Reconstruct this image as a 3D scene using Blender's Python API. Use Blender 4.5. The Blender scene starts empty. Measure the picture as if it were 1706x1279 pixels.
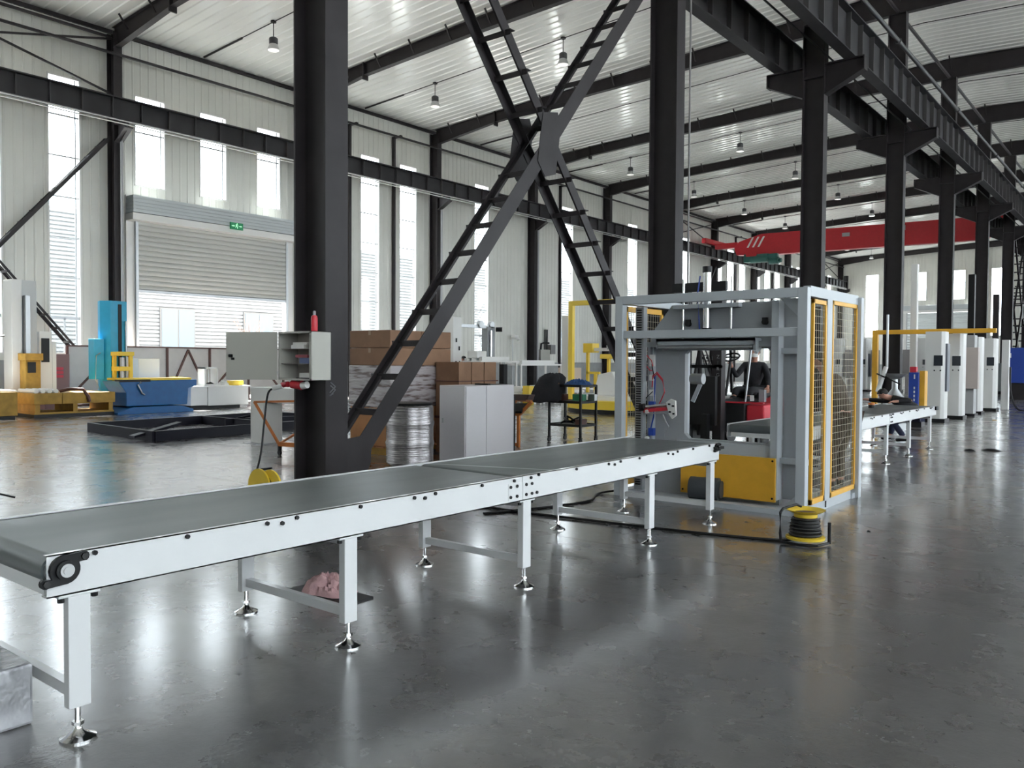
import bpy, bmesh, math, random
from math import sin, cos, pi, radians, sqrt, atan2
from mathutils import Vector, Matrix
random.seed(7)
S = bpy.context.scene
COL = S.collection

# ---------------------------------------------------------------- camera
cd = bpy.data.cameras.new('camera'); cam = bpy.data.objects.new('camera', cd); COL.objects.link(cam)
cd.sensor_width = 36; cd.lens = 1374.9/1706*36; cd.clip_start = .05; cd.clip_end = 400
R_ = Vector((0.77914483, 0.62681778, 0.00572808)); U_ = Vector((-0.02162128, 0.01774083, 0.99960881))
Bk = R_.cross(U_)
cam.matrix_world = Matrix(((R_.x, U_.x, Bk.x, 0), (R_.y, U_.y, Bk.y, 0), (R_.z, U_.z, Bk.z, 1.6), (0, 0, 0, 1)))
S.camera = cam

# ---------------------------------------------------------------- sky, sun, exposure
S.view_settings.view_transform = 'Standard'; S.view_settings.look = 'None'
S.view_settings.gamma = 1; S.view_settings.use_curve_mapping = False
S.view_settings.exposure = 0.50
w = bpy.data.worlds.new('sky'); S.world = w; w.use_nodes = True
nt = w.node_tree; bg = nt.nodes['Background']
SKY = 9.0
bg.inputs[0].default_value = (.92, .96, 1.0, 1); bg.inputs[1].default_value = SKY
sd = bpy.data.lights.new('sun', 'SUN'); sun = bpy.data.objects.new('sun', sd); COL.objects.link(sun)
sd.energy = 60; sd.angle = radians(1.5); sd.color = (1, .96, .9)
sun.rotation_euler = Vector((-.55, .15, 1)).to_track_quat('Z', 'Y').to_euler()
S.cycles.max_bounces = 10; S.cycles.diffuse_bounces = 6; S.cycles.glossy_bounces = 4
S.cycles.transparent_max_bounces = 12; S.cycles.transmission_bounces = 6
S.cycles.sample_clamp_indirect = 6
S.cycles.caustics_reflective = False; S.cycles.caustics_refractive = False

# ---------------------------------------------------------------- materials
MATS = {}
def mat(name, col, rough=.5, metal=0, noise=0, scale=6, bump=0, bscale=40, coat=0, emit=None, es=0, alpha=None, rvar=0, stretch=None, spec=.5):
    if name in MATS: return MATS[name]
    m = bpy.data.materials.new(name); m.use_nodes = True; n = m.node_tree; b = n.nodes['Principled BSDF']
    b.inputs['Base Color'].default_value = (*col, 1); b.inputs['Roughness'].default_value = rough; b.inputs['Metallic'].default_value = metal
    b.inputs['Specular IOR Level'].default_value = spec
    if coat: b.inputs['Coat Weight'].default_value = coat; b.inputs['Coat Roughness'].default_value = .08
    if emit: b.inputs['Emission Color'].default_value = (*emit, 1); b.inputs['Emission Strength'].default_value = es
    tc = n.nodes.new('ShaderNodeTexCoord'); mp = n.nodes.new('ShaderNodeMapping'); n.links.new(tc.outputs['Object'], mp.inputs[0])
    if stretch: mp.inputs['Scale'].default_value = stretch
    if noise or rvar:
        t = n.nodes.new('ShaderNodeTexNoise'); t.inputs['Scale'].default_value = scale; t.inputs['Detail'].default_value = 5
        n.links.new(mp.outputs[0], t.inputs[0])
        if noise:
            r = n.nodes.new('ShaderNodeValToRGB'); n.links.new(t.outputs[0], r.inputs[0])
            r.color_ramp.elements[0].position = .3; r.color_ramp.elements[1].position = .7
            r.color_ramp.elements[0].color = (*[max(0, c*(1-noise)) for c in col], 1); r.color_ramp.elements[1].color = (*[min(1, c*(1+noise)) for c in col], 1)
            n.links.new(r.outputs[0], b.inputs['Base Color'])
        if rvar:
            q = n.nodes.new('ShaderNodeMapRange'); n.links.new(t.outputs[0], q.inputs[0])
            q.inputs[1].default_value = .3; q.inputs[2].default_value = .7; q.inputs[3].default_value = max(.02, rough-rvar); q.inputs[4].default_value = rough+rvar
            n.links.new(q.outputs[0], b.inputs['Roughness'])
    if bump:
        t2 = n.nodes.new('ShaderNodeTexNoise'); t2.inputs['Scale'].default_value = bscale; t2.inputs['Detail'].default_value = 3
        n.links.new(mp.outputs[0], t2.inputs[0]); u = n.nodes.new('ShaderNodeBump'); u.inputs['Strength'].default_value = bump; u.inputs['Distance'].default_value = .02
        n.links.new(t2.outputs[0], u.inputs['Height']); n.links.new(u.outputs[0], b.inputs['Normal'])
    MATS[name] = m; return m

WALLM = mat('wall_sheet', (.66, .655, .61), .42, noise=.05, scale=.6)
CEILM = mat('roof_sheet', (.84, .84, .81), .24, noise=.03, scale=.5, coat=.5)
STEEL = mat('dark_grey_steel', (.026, .022, .024), .5, noise=.2, scale=3, bump=.05, spec=.3)
GIRD = mat('girder_paint', (.035, .034, .037), .5, noise=.2, scale=2, spec=.3)
GIRD2 = mat('girder_stiffener_paint', (.07, .066, .066), .5)
GALV = mat('galvanised', (.42, .43, .44), .35, .7)
WHITEP = mat('white_powder_coat', (.73, .735, .74), .32, noise=.02, scale=3, coat=.2)
WHITEC = mat('white_cabinet_paint', (.74, .73, .71), .35)
MGREY = mat('light_grey_machine_paint', (.47, .50, .53), .38, noise=.03, scale=2)
MGREY2 = mat('mid_grey_machine_paint', (.33, .345, .36), .45, noise=.05, scale=2)
YEL = mat('yellow_machine_paint', (.80, .42, .035), .42, noise=.06)
YEL2 = mat('bright_yellow_paint', (.86, .60, .05), .42)
BELT = mat('grey_green_belt', (.075, .09, .09), .42, noise=.1, scale=1.2, rvar=.05, stretch=(3, .6, 1), spec=.8)
BLACK = mat('black_plastic', (.009, .009, .010), .45, spec=.3)
NAVY = mat('dark_navy_belt_edge', (.012, .018, .035), .45)
CHROME = mat('chrome', (.8, .8, .8), .12, 1)
RED = mat('crane_red', (.55, .02, .03), .4, noise=.05)
ORANGE = mat('orange_rust_paint', (.55, .17, .035), .5, noise=.15)
BLUE = mat('blue_machine_paint', (.0, .10, .30), .4, noise=.1)
CYAN = mat('cyan_blue_paint', (.02, .36, .60), .4, noise=.05)
CARD = mat('cardboard', (.29, .165, .10), .8, noise=.12, scale=4, bump=.1)
CARD2 = mat('orange_cardboard', (.48, .23, .10), .8, noise=.1, scale=4)
WOOD = mat('yellowed_wood', (.40, .23, .035), .6, noise=.2, scale=5)
BOARD = mat('fence_board', (.62, .58, .55), .6, noise=.06, scale=2)
BROWN = mat('brown_red_steel', (.11, .045, .035), .5)
CONC = mat('concrete_plinth', (.30, .31, .31), .8, noise=.12, scale=2, bump=.2)
SKIN = mat('skin', (.50, .25, .18), .5, noise=.06, scale=20)
HAIR = mat('black_hair', (.012, .01, .009), .6, bump=.5, bscale=120)
DARKCL = mat('black_cloth', (.014, .014, .018), .8, noise=.3, scale=8, bump=.3)
BROWNCL = mat('dark_brown_cloth', (.04, .02, .011), .8, noise=.3, scale=8, bump=.3)
NAVYCL = mat('navy_trouser_cloth', (.02, .025, .06), .8, noise=.3, scale=8)
PINK = mat('dusty_pink_rag', (.62, .38, .38), .85, noise=.12, scale=14, bump=.3)
GREEN = mat('green_plastic', (.02, .22, .10), .5)
MOTORG = mat('green_motor_paint', (.02, .12, .10), .45)
REDB = mat('bright_red_plastic', (.6, .03, .05), .4)
PAPER = mat('white_paper', (.78, .77, .75), .7)
SCREEN = mat('dark_screen', (.03, .035, .045), .15)
BLUEB = mat('royal_blue_plastic', (.02, .06, .34), .45)
TEAL = mat('mint_plastic', (.15, .62, .45), .5)
EXITG = mat('exit_green', (.02, .30, .12), .5)
EXITW = mat('exit_white', (.5, .9, .6), .5, emit=(.5, 1, .65), es=.6)
LAMPG = mat('lamp_lens', (.8, .8, .8), .3, emit=(1, .97, .9), es=.5)
SCRP = mat('cladding_outside', (.125, .131, .137), .7)
ASPH = mat('yard_concrete', (.34, .34, .335), .9, noise=.1, scale=.5)
BARK = mat('bare_bark', (.12, .09, .08), .9)
DARKWR = mat('brown_rusty_film', (.30, .27, .27), .3, noise=.3, scale=7, bump=.5, bscale=14)

def film_mat():
    m = bpy.data.materials.new('stretch_film_over_pallet'); m.use_nodes = True; n = m.node_tree; b = n.nodes['Principled BSDF']
    tc = n.nodes.new('ShaderNodeTexCoord'); mp = n.nodes.new('ShaderNodeMapping'); mp.inputs['Scale'].default_value = (1, 1, 7); n.links.new(tc.outputs['Object'], mp.inputs[0])
    t = n.nodes.new('ShaderNodeTexNoise'); t.inputs['Scale'].default_value = 3; t.inputs['Detail'].default_value = 6; n.links.new(mp.outputs[0], t.inputs[0])
    r = n.nodes.new('ShaderNodeValToRGB'); r.color_ramp.elements[0].position = .33; r.color_ramp.elements[0].color = (.12, .08, .07, 1)
    r.color_ramp.elements[1].position = .5; r.color_ramp.elements[1].color = (.46, .42, .43, 1); n.links.new(t.outputs[0], r.inputs[0]); n.links.new(r.outputs[0], b.inputs['Base Color'])
    u = n.nodes.new('ShaderNodeBump'); u.inputs['Strength'].default_value = .6; u.inputs['Distance'].default_value = .03
    n.links.new(t.outputs[0], u.inputs['Height']); n.links.new(u.outputs[0], b.inputs['Normal'])
    b.inputs['Roughness'].default_value = .25; b.inputs['Coat Weight'].default_value = .5
    return m
FILM = film_mat()
def silver_mat():
    m = bpy.data.materials.new('silver_film_wrap'); m.use_nodes = True; n = m.node_tree; b = n.nodes['Principled BSDF']
    tc = n.nodes.new('ShaderNodeTexCoord'); mp = n.nodes.new('ShaderNodeMapping'); mp.inputs['Scale'].default_value = (1.2, 1.2, 16); n.links.new(tc.outputs['Object'], mp.inputs[0])
    t = n.nodes.new('ShaderNodeTexNoise'); t.inputs['Scale'].default_value = 3; t.inputs['Detail'].default_value = 5; n.links.new(mp.outputs[0], t.inputs[0])
    u = n.nodes.new('ShaderNodeBump'); u.inputs['Strength'].default_value = .5; u.inputs['Distance'].default_value = .02
    n.links.new(t.outputs[0], u.inputs['Height']); n.links.new(u.outputs[0], b.inputs['Normal'])
    b.inputs['Base Color'].default_value = (.36, .34, .345, 1); b.inputs['Metallic'].default_value = .8; b.inputs['Roughness'].default_value = .18
    return m
SILVER = silver_mat()
def glass_mat():
    m = bpy.data.materials.new('window_glass'); m.use_nodes = True; n = m.node_tree; n.nodes.clear()
    o = n.nodes.new('ShaderNodeOutputMaterial'); mx = n.nodes.new('ShaderNodeMixShader'); a = n.nodes.new('ShaderNodeBsdfTransparent'); g = n.nodes.new('ShaderNodeBsdfGlossy')
    a.inputs[0].default_value = (.93, .96, .97, 1); g.inputs[1].default_value = .03; mx.inputs[0].default_value = .07
    n.links.new(a.outputs[0], mx.inputs[1]); n.links.new(g.outputs[0], mx.inputs[2]); n.links.new(mx.outputs[0], o.inputs[0]); return m
GLASS = glass_mat()
def floor_mat():
    m = bpy.data.materials.new('polished_concrete'); m.use_nodes = True; n = m.node_tree; b = n.nodes['Principled BSDF']
    tc = n.nodes.new('ShaderNodeTexCoord'); g = n.nodes.new('ShaderNodeNewGeometry')
    def noise(sc, det, rough=.55):
        t = n.nodes.new('ShaderNodeTexNoise'); t.inputs['Scale'].default_value = sc; t.inputs['Detail'].default_value = det; t.inputs['Roughness'].default_value = rough
        n.links.new(g.outputs['Position'], t.inputs[0]); return t
    t = noise(.35, 6); r = n.nodes.new('ShaderNodeValToRGB'); n.links.new(t.outputs[0], r.inputs[0])
    r.color_ramp.elements[0].position = .35; r.color_ramp.elements[0].color = (.100, .092, .090, 1)
    r.color_ramp.elements[1].position = .65; r.color_ramp.elements[1].color = (.15, .147, .147, 1)
    t3 = noise(9, 8, .7); mx = n.nodes.new('ShaderNodeMix'); mx.data_type = 'RGBA'; mx.blend_type = 'MULTIPLY'; mx.inputs[0].default_value = .3
    r3 = n.nodes.new('ShaderNodeValToRGB'); n.links.new(t3.outputs[0], r3.inputs[0]); r3.color_ramp.elements[0].position = .25; r3.color_ramp.elements[0].color = (.45, .45, .45, 1); r3.color_ramp.elements[1].position = .6
    n.links.new(r.outputs[0], mx.inputs[6]); n.links.new(r3.outputs[0], mx.inputs[7]); n.links.new(mx.outputs[2], b.inputs['Base Color'])
    q = n.nodes.new('ShaderNodeMapRange'); n.links.new(noise(1.3, 7, .65).outputs[0], q.inputs[0]); q.inputs[1].default_value = .35; q.inputs[2].default_value = .65
    q.inputs[3].default_value = .20; q.inputs[4].default_value = .36; n.links.new(q.outputs[0], b.inputs['Roughness'])
    u = n.nodes.new('ShaderNodeBump'); u.inputs['Strength'].default_value = .16; u.inputs['Distance'].default_value = .02
    t4 = noise(9, 7, .7); n.links.new(t4.outputs[0], u.inputs['Height']); n.links.new(u.outputs[0], b.inputs['Normal'])
    b.inputs['Specular IOR Level'].default_value = .6; b.inputs['Coat Weight'].default_value = .85; b.inputs['Coat Roughness'].default_value = .17; b.inputs['Coat IOR'].default_value = 1.7
    return m
FLOORM = floor_mat()

# ---------------------------------------------------------------- geometry helpers
class MB:
    def __init__(s): s.v = []; s.f = []
    def add(s, v, f):
        k = len(s.v); s.v += [tuple(p) for p in v]; s.f += [tuple(i+k for i in q) for q in f]; return s
    def box(s, x0, y0, z0, x1, y1, z1):
        x0, x1 = sorted((x0, x1)); y0, y1 = sorted((y0, y1)); z0, z1 = sorted((z0, z1))
        return s.add([(x0,y0,z0),(x1,y0,z0),(x1,y1,z0),(x0,y1,z0),(x0,y0,z1),(x1,y0,z1),(x1,y1,z1),(x0,y1,z1)],
                     [(3,2,1,0),(4,5,6,7),(0,1,5,4),(1,2,6,5),(2,3,7,6),(3,0,4,7)])
    def bar(s, p, q, a, b, up=(0, 0, 1)):           # box section a (sideways) x b (along up) from p to q
        p = Vector(p); q = Vector(q); d = (q-p).normalized(); u = Vector(up)
        r = d.cross(u)
        if r.length < 1e-4: r = d.cross(Vector((1, 0, 0)))
        r.normalize(); u = r.cross(d).normalized(); r = r*a/2; u = u*b/2
        return s.add([p-r-u,p+r-u,p+r+u,p-r+u,q-r-u,q+r-u,q+r+u,q-r+u],[(0,1,2,3),(7,6,5,4),(4,5,1,0),(5,6,2,1),(6,7,3,2),(7,4,0,3)])
    def cyl(s, p, q, r, r2=None, n=12, caps=True):
        r2 = r if r2 is None else r2
        p = Vector(p); q = Vector(q); d = (q-p).normalized(); a = d.cross(Vector((0, 0, 1)))
        if a.length < 1e-3: a = Vector((1, 0, 0))
        a.normalize(); b = d.cross(a)
        v = [p+(a*cos(t)+b*sin(t))*r for t in [2*pi*i/n for i in range(n)]]+[q+(a*cos(t)+b*sin(t))*r2 for t in [2*pi*i/n for i in range(n)]]
        f = [(i, (i+1) % n, n+(i+1) % n, n+i) for i in range(n)]
        if caps: f += [tuple(range(n-1, -1, -1)), tuple(range(n, 2*n))]
        return s.add(v, f)
    def prism(s, pts, axis, a, b):                  # polygon in the plane across axis, extruded a..b
        n = len(pts)
        def P(u, t): return {'x': (t, u[0], u[1]), 'y': (u[0], t, u[1]), 'z': (u[0], u[1], t)}[axis]
        return s.add([P(u, a) for u in pts]+[P(u, b) for u in pts], [tuple(range(n-1, -1, -1)), tuple(range(n, 2*n))]+[(i, (i+1) % n, n+(i+1) % n, n+i) for i in range(n)])
    def lathe(s, c, prof, n=20, axis='z'):
        v = []; f = []
        for (r, h) in prof:
            for i in range(n):
                t = 2*pi*i/n; a, b = r*cos(t), r*sin(t)
                v.append({'z': (c[0]+a, c[1]+b, c[2]+h), 'x': (c[0]+h, c[1]+a, c[2]+b), 'y': (c[0]+a, c[1]+h, c[2]+b)}[axis])
        m = len(prof)
        for j in range(m-1):
            for i in range(n): f.append((j*n+i, j*n+(i+1) % n, (j+1)*n+(i+1) % n, (j+1)*n+i))
        f.append(tuple(range(n-1, -1, -1))); f.append(tuple((m-1)*n+i for i in range(n)))
        return s.add(v, f)
    def tube(s, pts, r, n=7):
        pts = [Vector(p) for p in pts]; v = []; f = []
        for k, p in enumerate(pts):
            d = (pts[min(k+1, len(pts)-1)]-pts[max(k-1, 0)]).normalized(); a = d.cross(Vector((0, 0, 1)))
            if a.length < .05: a = d.cross(Vector((1, 0, 0)))
            a.normalize(); b = d.cross(a)
            v += [p+(a*cos(2*pi*i/n)+b*sin(2*pi*i/n))*r for i in range(n)]
        for k in range(len(pts)-1):
            for i in range(n): f.append((k*n+i, k*n+(i+1) % n, (k+1)*n+(i+1) % n, (k+1)*n+i))
        f.append(tuple(range(n-1, -1, -1))); f.append(tuple((len(pts)-1)*n+i for i in range(n)))
        return s.add(v, f)
    def quad(s, a, b, c, d): return s.add([a, b, c, d], [(0, 1, 2, 3)])
    def mesh(s, name, m, smooth=False):
        me = bpy.data.meshes.new(name); me.from_pydata(s.v, [], s.f); me.materials.append(m)
        bm = bmesh.new(); bm.from_mesh(me); bmesh.ops.recalc_face_normals(bm, faces=bm.faces); bm.to_mesh(me); bm.free()
        if smooth: me.shade_smooth(); me.set_sharp_from_angle(angle=radians(38))
        me.update(); return me
    def build(s, name, m, parent=None, smooth=False, bevel=0, loc=None, world=True, kind=None, label=None):
        o = bpy.data.objects.new(name, s.mesh(name, m, smooth)); COL.objects.link(o)
        return attach(o, parent, loc, world, bevel, kind, label)
def attach(o, parent=None, loc=None, world=True, bevel=0, kind=None, label=None):
    if loc is not None: o.location = loc
    if parent is not None:
        o.parent = parent
        if world: o.matrix_parent_inverse = wm(parent).inverted()
    if bevel:
        b = o.modifiers.new('bevel', 'BEVEL'); b.width = bevel; b.segments = 2; b.limit_method = 'ANGLE'
    if kind: o['kind'] = kind
    if label: o['label'] = label
    return o
def wm(o):
    m = o.matrix_basis.copy()
    while o.parent: m = o.parent.matrix_basis @ o.matrix_parent_inverse @ m if not o.parent.parent else o.matrix_parent_inverse @ m; o = o.parent
    return m
def inst(name, me, parent, loc=(0, 0, 0), rot=(0, 0, 0), world=True):
    o = bpy.data.objects.new(name, me); COL.objects.link(o); o.location = loc; o.rotation_euler = rot
    if parent is not None:
        o.parent = parent
        if world: o.matrix_parent_inverse = wm(parent).inverted()
    return o
def tag(o, label, cat, group=None):
    o['label'] = label; o['category'] = cat
    if group: o['group'] = group
    return o
def thing(name, label, cat, loc=(0, 0, 0), rz=0, group=None):
    o = bpy.data.objects.new(name, None); COL.objects.link(o); o.location = loc; o.rotation_euler = (0, 0, rz); o.empty_display_size = .1
    return tag(o, label, cat, group)
def struct(o): o['kind'] = 'structure'; return o
def sempty(name, loc=(0, 0, 0)):
    o = bpy.data.objects.new(name, None); COL.objects.link(o); o.location = loc; o['kind'] = 'structure'; return o
def dup(root, loc, rz=None, label=None):
    r = root.copy(); COL.objects.link(r); r.location = loc
    if rz is not None: r.rotation_euler = (0, 0, rz)
    if label: r['label'] = label
    for ch in list(root.children):
        c = ch.copy(); COL.objects.link(c); c.parent = r
        for g in list(ch.children):
            d = g.copy(); COL.objects.link(d); d.parent = c
    return r
ORD = ['first', 'second', 'third', 'fourth', 'fifth', 'sixth', 'seventh', 'eighth', 'ninth', 'tenth', 'eleventh', 'twelfth', 'thirteenth', 'fourteenth', 'fifteenth', 'sixteenth']

# ================================================================= SETTING
XW, XR, YF, YE, XC = -29.3, 14.3, -10.1, 93.9, -7.5
def roofz(x): return 14.15-abs(x-XC)*(14.15-13.12)/21.8
# floor: slabs with saw-cut joints over a dark base
fl = MB(); fl.box(XW-.2, YF, -.2, XR, YE+.2, -.012); floor = struct(fl.build('floor', mat('joint_dark', (.06, .06, .06), .9)))
xs = [XW, -22, -14.1, -6.0, 2.1, XR]; ys = [YF]+[-1.85+8*i for i in range(12)]+[YE]
sm = {}
for i in range(len(xs)-1):
    for j in range(len(ys)-1):
        a, b = xs[i+1]-xs[i], ys[j+1]-ys[j]; key = (round(a, 2), round(b, 2)); g = .0025
        if key not in sm: sm[key] = MB().box(g, g, -.1, a-g, b-g, 0).mesh('floor_slab', FLOORM)
        inst('floor_slab', sm[key], floor, (xs[i], ys[j], 0))
# ceiling: ribbed sheets running up the slope on both sides of the ridge
cm = MB(); y = YF; P = .4
while y < YE-.01:
    prof = [(0, 0), (.15, 0), (.18, .035), (.25, .035), (.28, 0), (.4, 0)]
    for (a, za), (b, zb) in zip(prof, prof[1:]):
        for (x0, x1) in ((XW-.2, XC), (XC, XR+.2)):
            cm.quad((x0, y+a, roofz(x0)-za), (x0, y+b, roofz(x0)-zb), (x1, y+b, roofz(x1)-zb), (x1, y+a, roofz(x1)-za))
    y += P
ceil = struct(cm.build('ceiling', CEILM))
top = MB(); top.prism([(XW-.3, roofz(XW)+.02), (XC, 14.22), (XR+.3, roofz(XW)+.02), (XR+.3, roofz(XW)+.2), (XC, 14.42), (XW-.3, roofz(XW)+.2)], 'y', YF-.3, YE+.3)
struct(top.build('ceiling_deck', mat('roof_outer', (.4, .4, .42), .6)))

def ribbed(name, axis, c, u0, u1, z0, ztop, opens, inward, per=.3):
    """wall in the plane axis=c, from u0 to u1, ribs proud towards inward(+1/-1); opens = (ua, ub, za, zb)"""
    m = MB(); cuts = {u0, u1}
    for o in opens: cuts |= {o[0], o[1]}
    u = u0
    prof = [0, .14, .16, .20, .22]
    while u < u1:
        for p in prof:
            if u0 < u+p < u1: cuts.add(round(u+p, 4))
        u += per
    cs = sorted(cuts); cs = [c0 for k, c0 in enumerate(cs) if k == 0 or c0-cs[k-1] > .004 or True]
    def off(u):
        t = (u-u0) % per
        return .018 if .158 <= t <= .202 else 0
    def Pt(u, z, o, back=0):
        v = c+inward*o-inward*back
        return (v, u, z) if axis == 'x' else (u, v, z)
    for a, b in zip(cs, cs[1:]):
        mid = (a+b)/2; iv = [(z0, None)]
        segs = []; zc = z0
        for o in sorted([o for o in opens if o[0] <= mid <= o[1]], key=lambda q: q[2]):
            if o[2] > zc: segs.append((zc, o[2]))
            zc = o[3]
        segs.append((zc, None))
        for (p, q) in segs:
            ta = q if q is not None else ztop(a); tb = q if q is not None else ztop(b)
            m.quad(Pt(a, p, off(a)), Pt(b, p, off(b)), Pt(b, tb, off(b)), Pt(a, ta, off(a)))
            m.quad(Pt(a, p, 0, .2), Pt(b, p, 0, .2), Pt(b, tb, 0, .2), Pt(a, ta, 0, .2))
    return struct(m.build(name, WALLM))

WN = 0; pane_me = {}
def window(axis, c, u0, u1, z0, z1, inward, seen=True):
    """framed window with crossbars, one pane object per light"""
    global WN; WN += 1
    def B(m, a, b, p, q, d0, d1):
        if axis == 'x': m.box(c+inward*d0, a, p, c+inward*d1, b, q)
        else: m.box(a, c+inward*d0, p, b, c+inward*d1, q)
    w_ = sempty('window_%d' % WN, ((c, (u0+u1)/2, z0) if axis == 'x' else ((u0+u1)/2, c, z0)))
    m = MB(); t = .05
    B(m, u0, u0+t, z0, z1, -.2, .02); B(m, u1-t, u1, z0, z1, -.2, .02); B(m, u0, u1, z0, z0+t, -.2, .03); B(m, u0, u1, z1-t, z1, -.2, .02)
    m.build('window_frame', WHITEC, w_)
    zs = [z1-.05]; z = z1-1.3
    while z > z0+1.0: zs.append(z); z -= 1.36
    zs.append(z0+.05)
    mu = MB()
    for k, z in enumerate(zs[1:-1]):
        h = .055 if (z1-z0 > 7 and k == len(zs)-3) else .022
        B(mu, u0+t, u1-t, z-h, z+h, -.11, -.05)
    if z1-z0 > 7: B(mu, (u0+u1)/2-.02, (u0+u1)/2+.02, z0+t, zs[-2], -.11, -.05)
    B(mu, u1-t-.12, u1-t-.08, z0+t, z1-t, -.10, -.06)
    mu.build('glazing_bar', GALV, w_)
    for a, b in zip(zs[1:], zs):
        key = (axis, round(u1-u0, 2), round(b-a, 2))
        if key not in pane_me:
            pm = MB(); hw, hh = (u1-u0)/2-t, (b-a)/2-.02
            pm.box(*((-.004, -hw, -hh, .004, hw, hh) if axis == 'x' else (-hw, -.004, -hh, hw, .004, hh))); pane_me[key] = pm.mesh('pane', GLASS)
        inst('pane', pane_me[key], w_, ((c-inward*.09, (u0+u1)/2, (a+b)/2) if axis == 'x' else ((u0+u1)/2, c-inward*.09, (a+b)/2)))
    return w_

ZT = 11.08
lw = [(1.6, 2.7, 1.75, ZT), (4.0, 5.1, 1.75, ZT), (9.2, 10.42, 1.75, ZT), (11.78, 12.86, 1.75, ZT)]
lw += [(-8.4, -7.2, 1.75, ZT), (-5.8, -4.6, 1.75, ZT), (-1.2, 0, 1.75, ZT)]  # windows before the visible bays continue the row unseen, added for lighting
lw += [(14.72, 15.9, 7.83, ZT), (17.25, 18.43, 7.83, ZT), (19.76, 20.93, 7.83, ZT)]
for a in (22.95, 25.25, 27.68): lw.append((a, a+1.18, 1.75, ZT))
lw += [(33.13, 34.34, 1.75, ZT), (41.13, 42.4, 1.75, ZT), (48.9, 50.2, 1.75, ZT), (56.8, 58.1, 1.75, ZT)]
for a in (62.6, 64.9, 67.3, 70.6, 72.9, 75.3, 78.6, 80.9, 83.2, 86.9, 90.2): lw.append((a, a+1.3, 1.75, ZT))
DOORL = (14.65, 21.15, 0, 6.9)
ribbed('wall_left', 'x', XW, YF, YE, 0, lambda u: roofz(XW), lw+[DOORL], 1)
for o in lw: window('x', XW, o[0], o[1], o[2], o[3], 1)
rw = []
for k in range(13):
    b = -10.1+8*k
    rw += [(b+1.2, b+2.7, 1.75, ZT), (b+3.4, b+4.9, 1.75, ZT), (b+5.5, b+7.0, 1.75, ZT)]
rw = [o for o in rw if o[1] < YE-.2]
ribbed('wall_right', 'x', XR, YF, YE, 0, lambda u: roofz(XW), rw, -1)
for o in rw[:24]: window('x', XR, o[0], o[1], o[2], o[3], -1)
for o in rw[24:]: window('x', XR, o[0], o[1], o[2], o[3], -1)
DOORB = (-22.2, -15.2, 0, 7.0)
ew = [(-26.4, -25.05, 4.4, 11.15), (-21.63, -20.35, 8.15, 11.15), (-18.15, -16.75, 8.15, 11.15), (-14.5, -13.2, 4.4, 11.15), (-11.3, -10.0, 4.4, 11.15), (-5, -3.6, 4.4, 11.15), (0, 1.4, 4.4, 11.15), (5, 6.4, 4.4, 11.15)]
ribbed('wall_back', 'y', YE, XW, XR, 0, roofz, ew+[DOORB], -1)
for o in ew: window('y', YE, *o, -1)
fw_ = [(-26, -24.6, 1.75, ZT), (10, 11.4, 1.75, ZT)]
ribbed('wall_front', 'y', YF, XW, XR, 0, roofz, fw_, 1)
for o in fw_: window('y', YF, *o, 1)
# concrete plinths
def plinth(name, segs):
    m = MB()
    for s_ in segs: m.box(*s_)
    return struct(m.build(name, CONC))
plinth('baseboard_left', [(XW-.2, YF, 0, XW+.06, DOORL[0]-.3, 1.55), (XW-.2, DOORL[1]+.3, 0, XW+.06, YE, 1.55)])
plinth('baseboard_back', [(XW, YE-.06, 0, DOORB[0]-.3, YE+.2, 1.5), (DOORB[1]+.3, YE-.06, 0, XR, YE+.2, 1.5)])
plinth('baseboard_right', [(XR-.06, YF, 0, XR+.2, YE, 1.5)])
plinth('baseboard_front', [(XW, YF-.2, 0, XR, YF+.06, 1.5)])
# wall-head flashing and gutter trim
tm = MB(); tm.box(XW, YF, 12.95, XW+.10, YE, 13.08); struct(tm.build('trim_1', STEEL))

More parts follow.
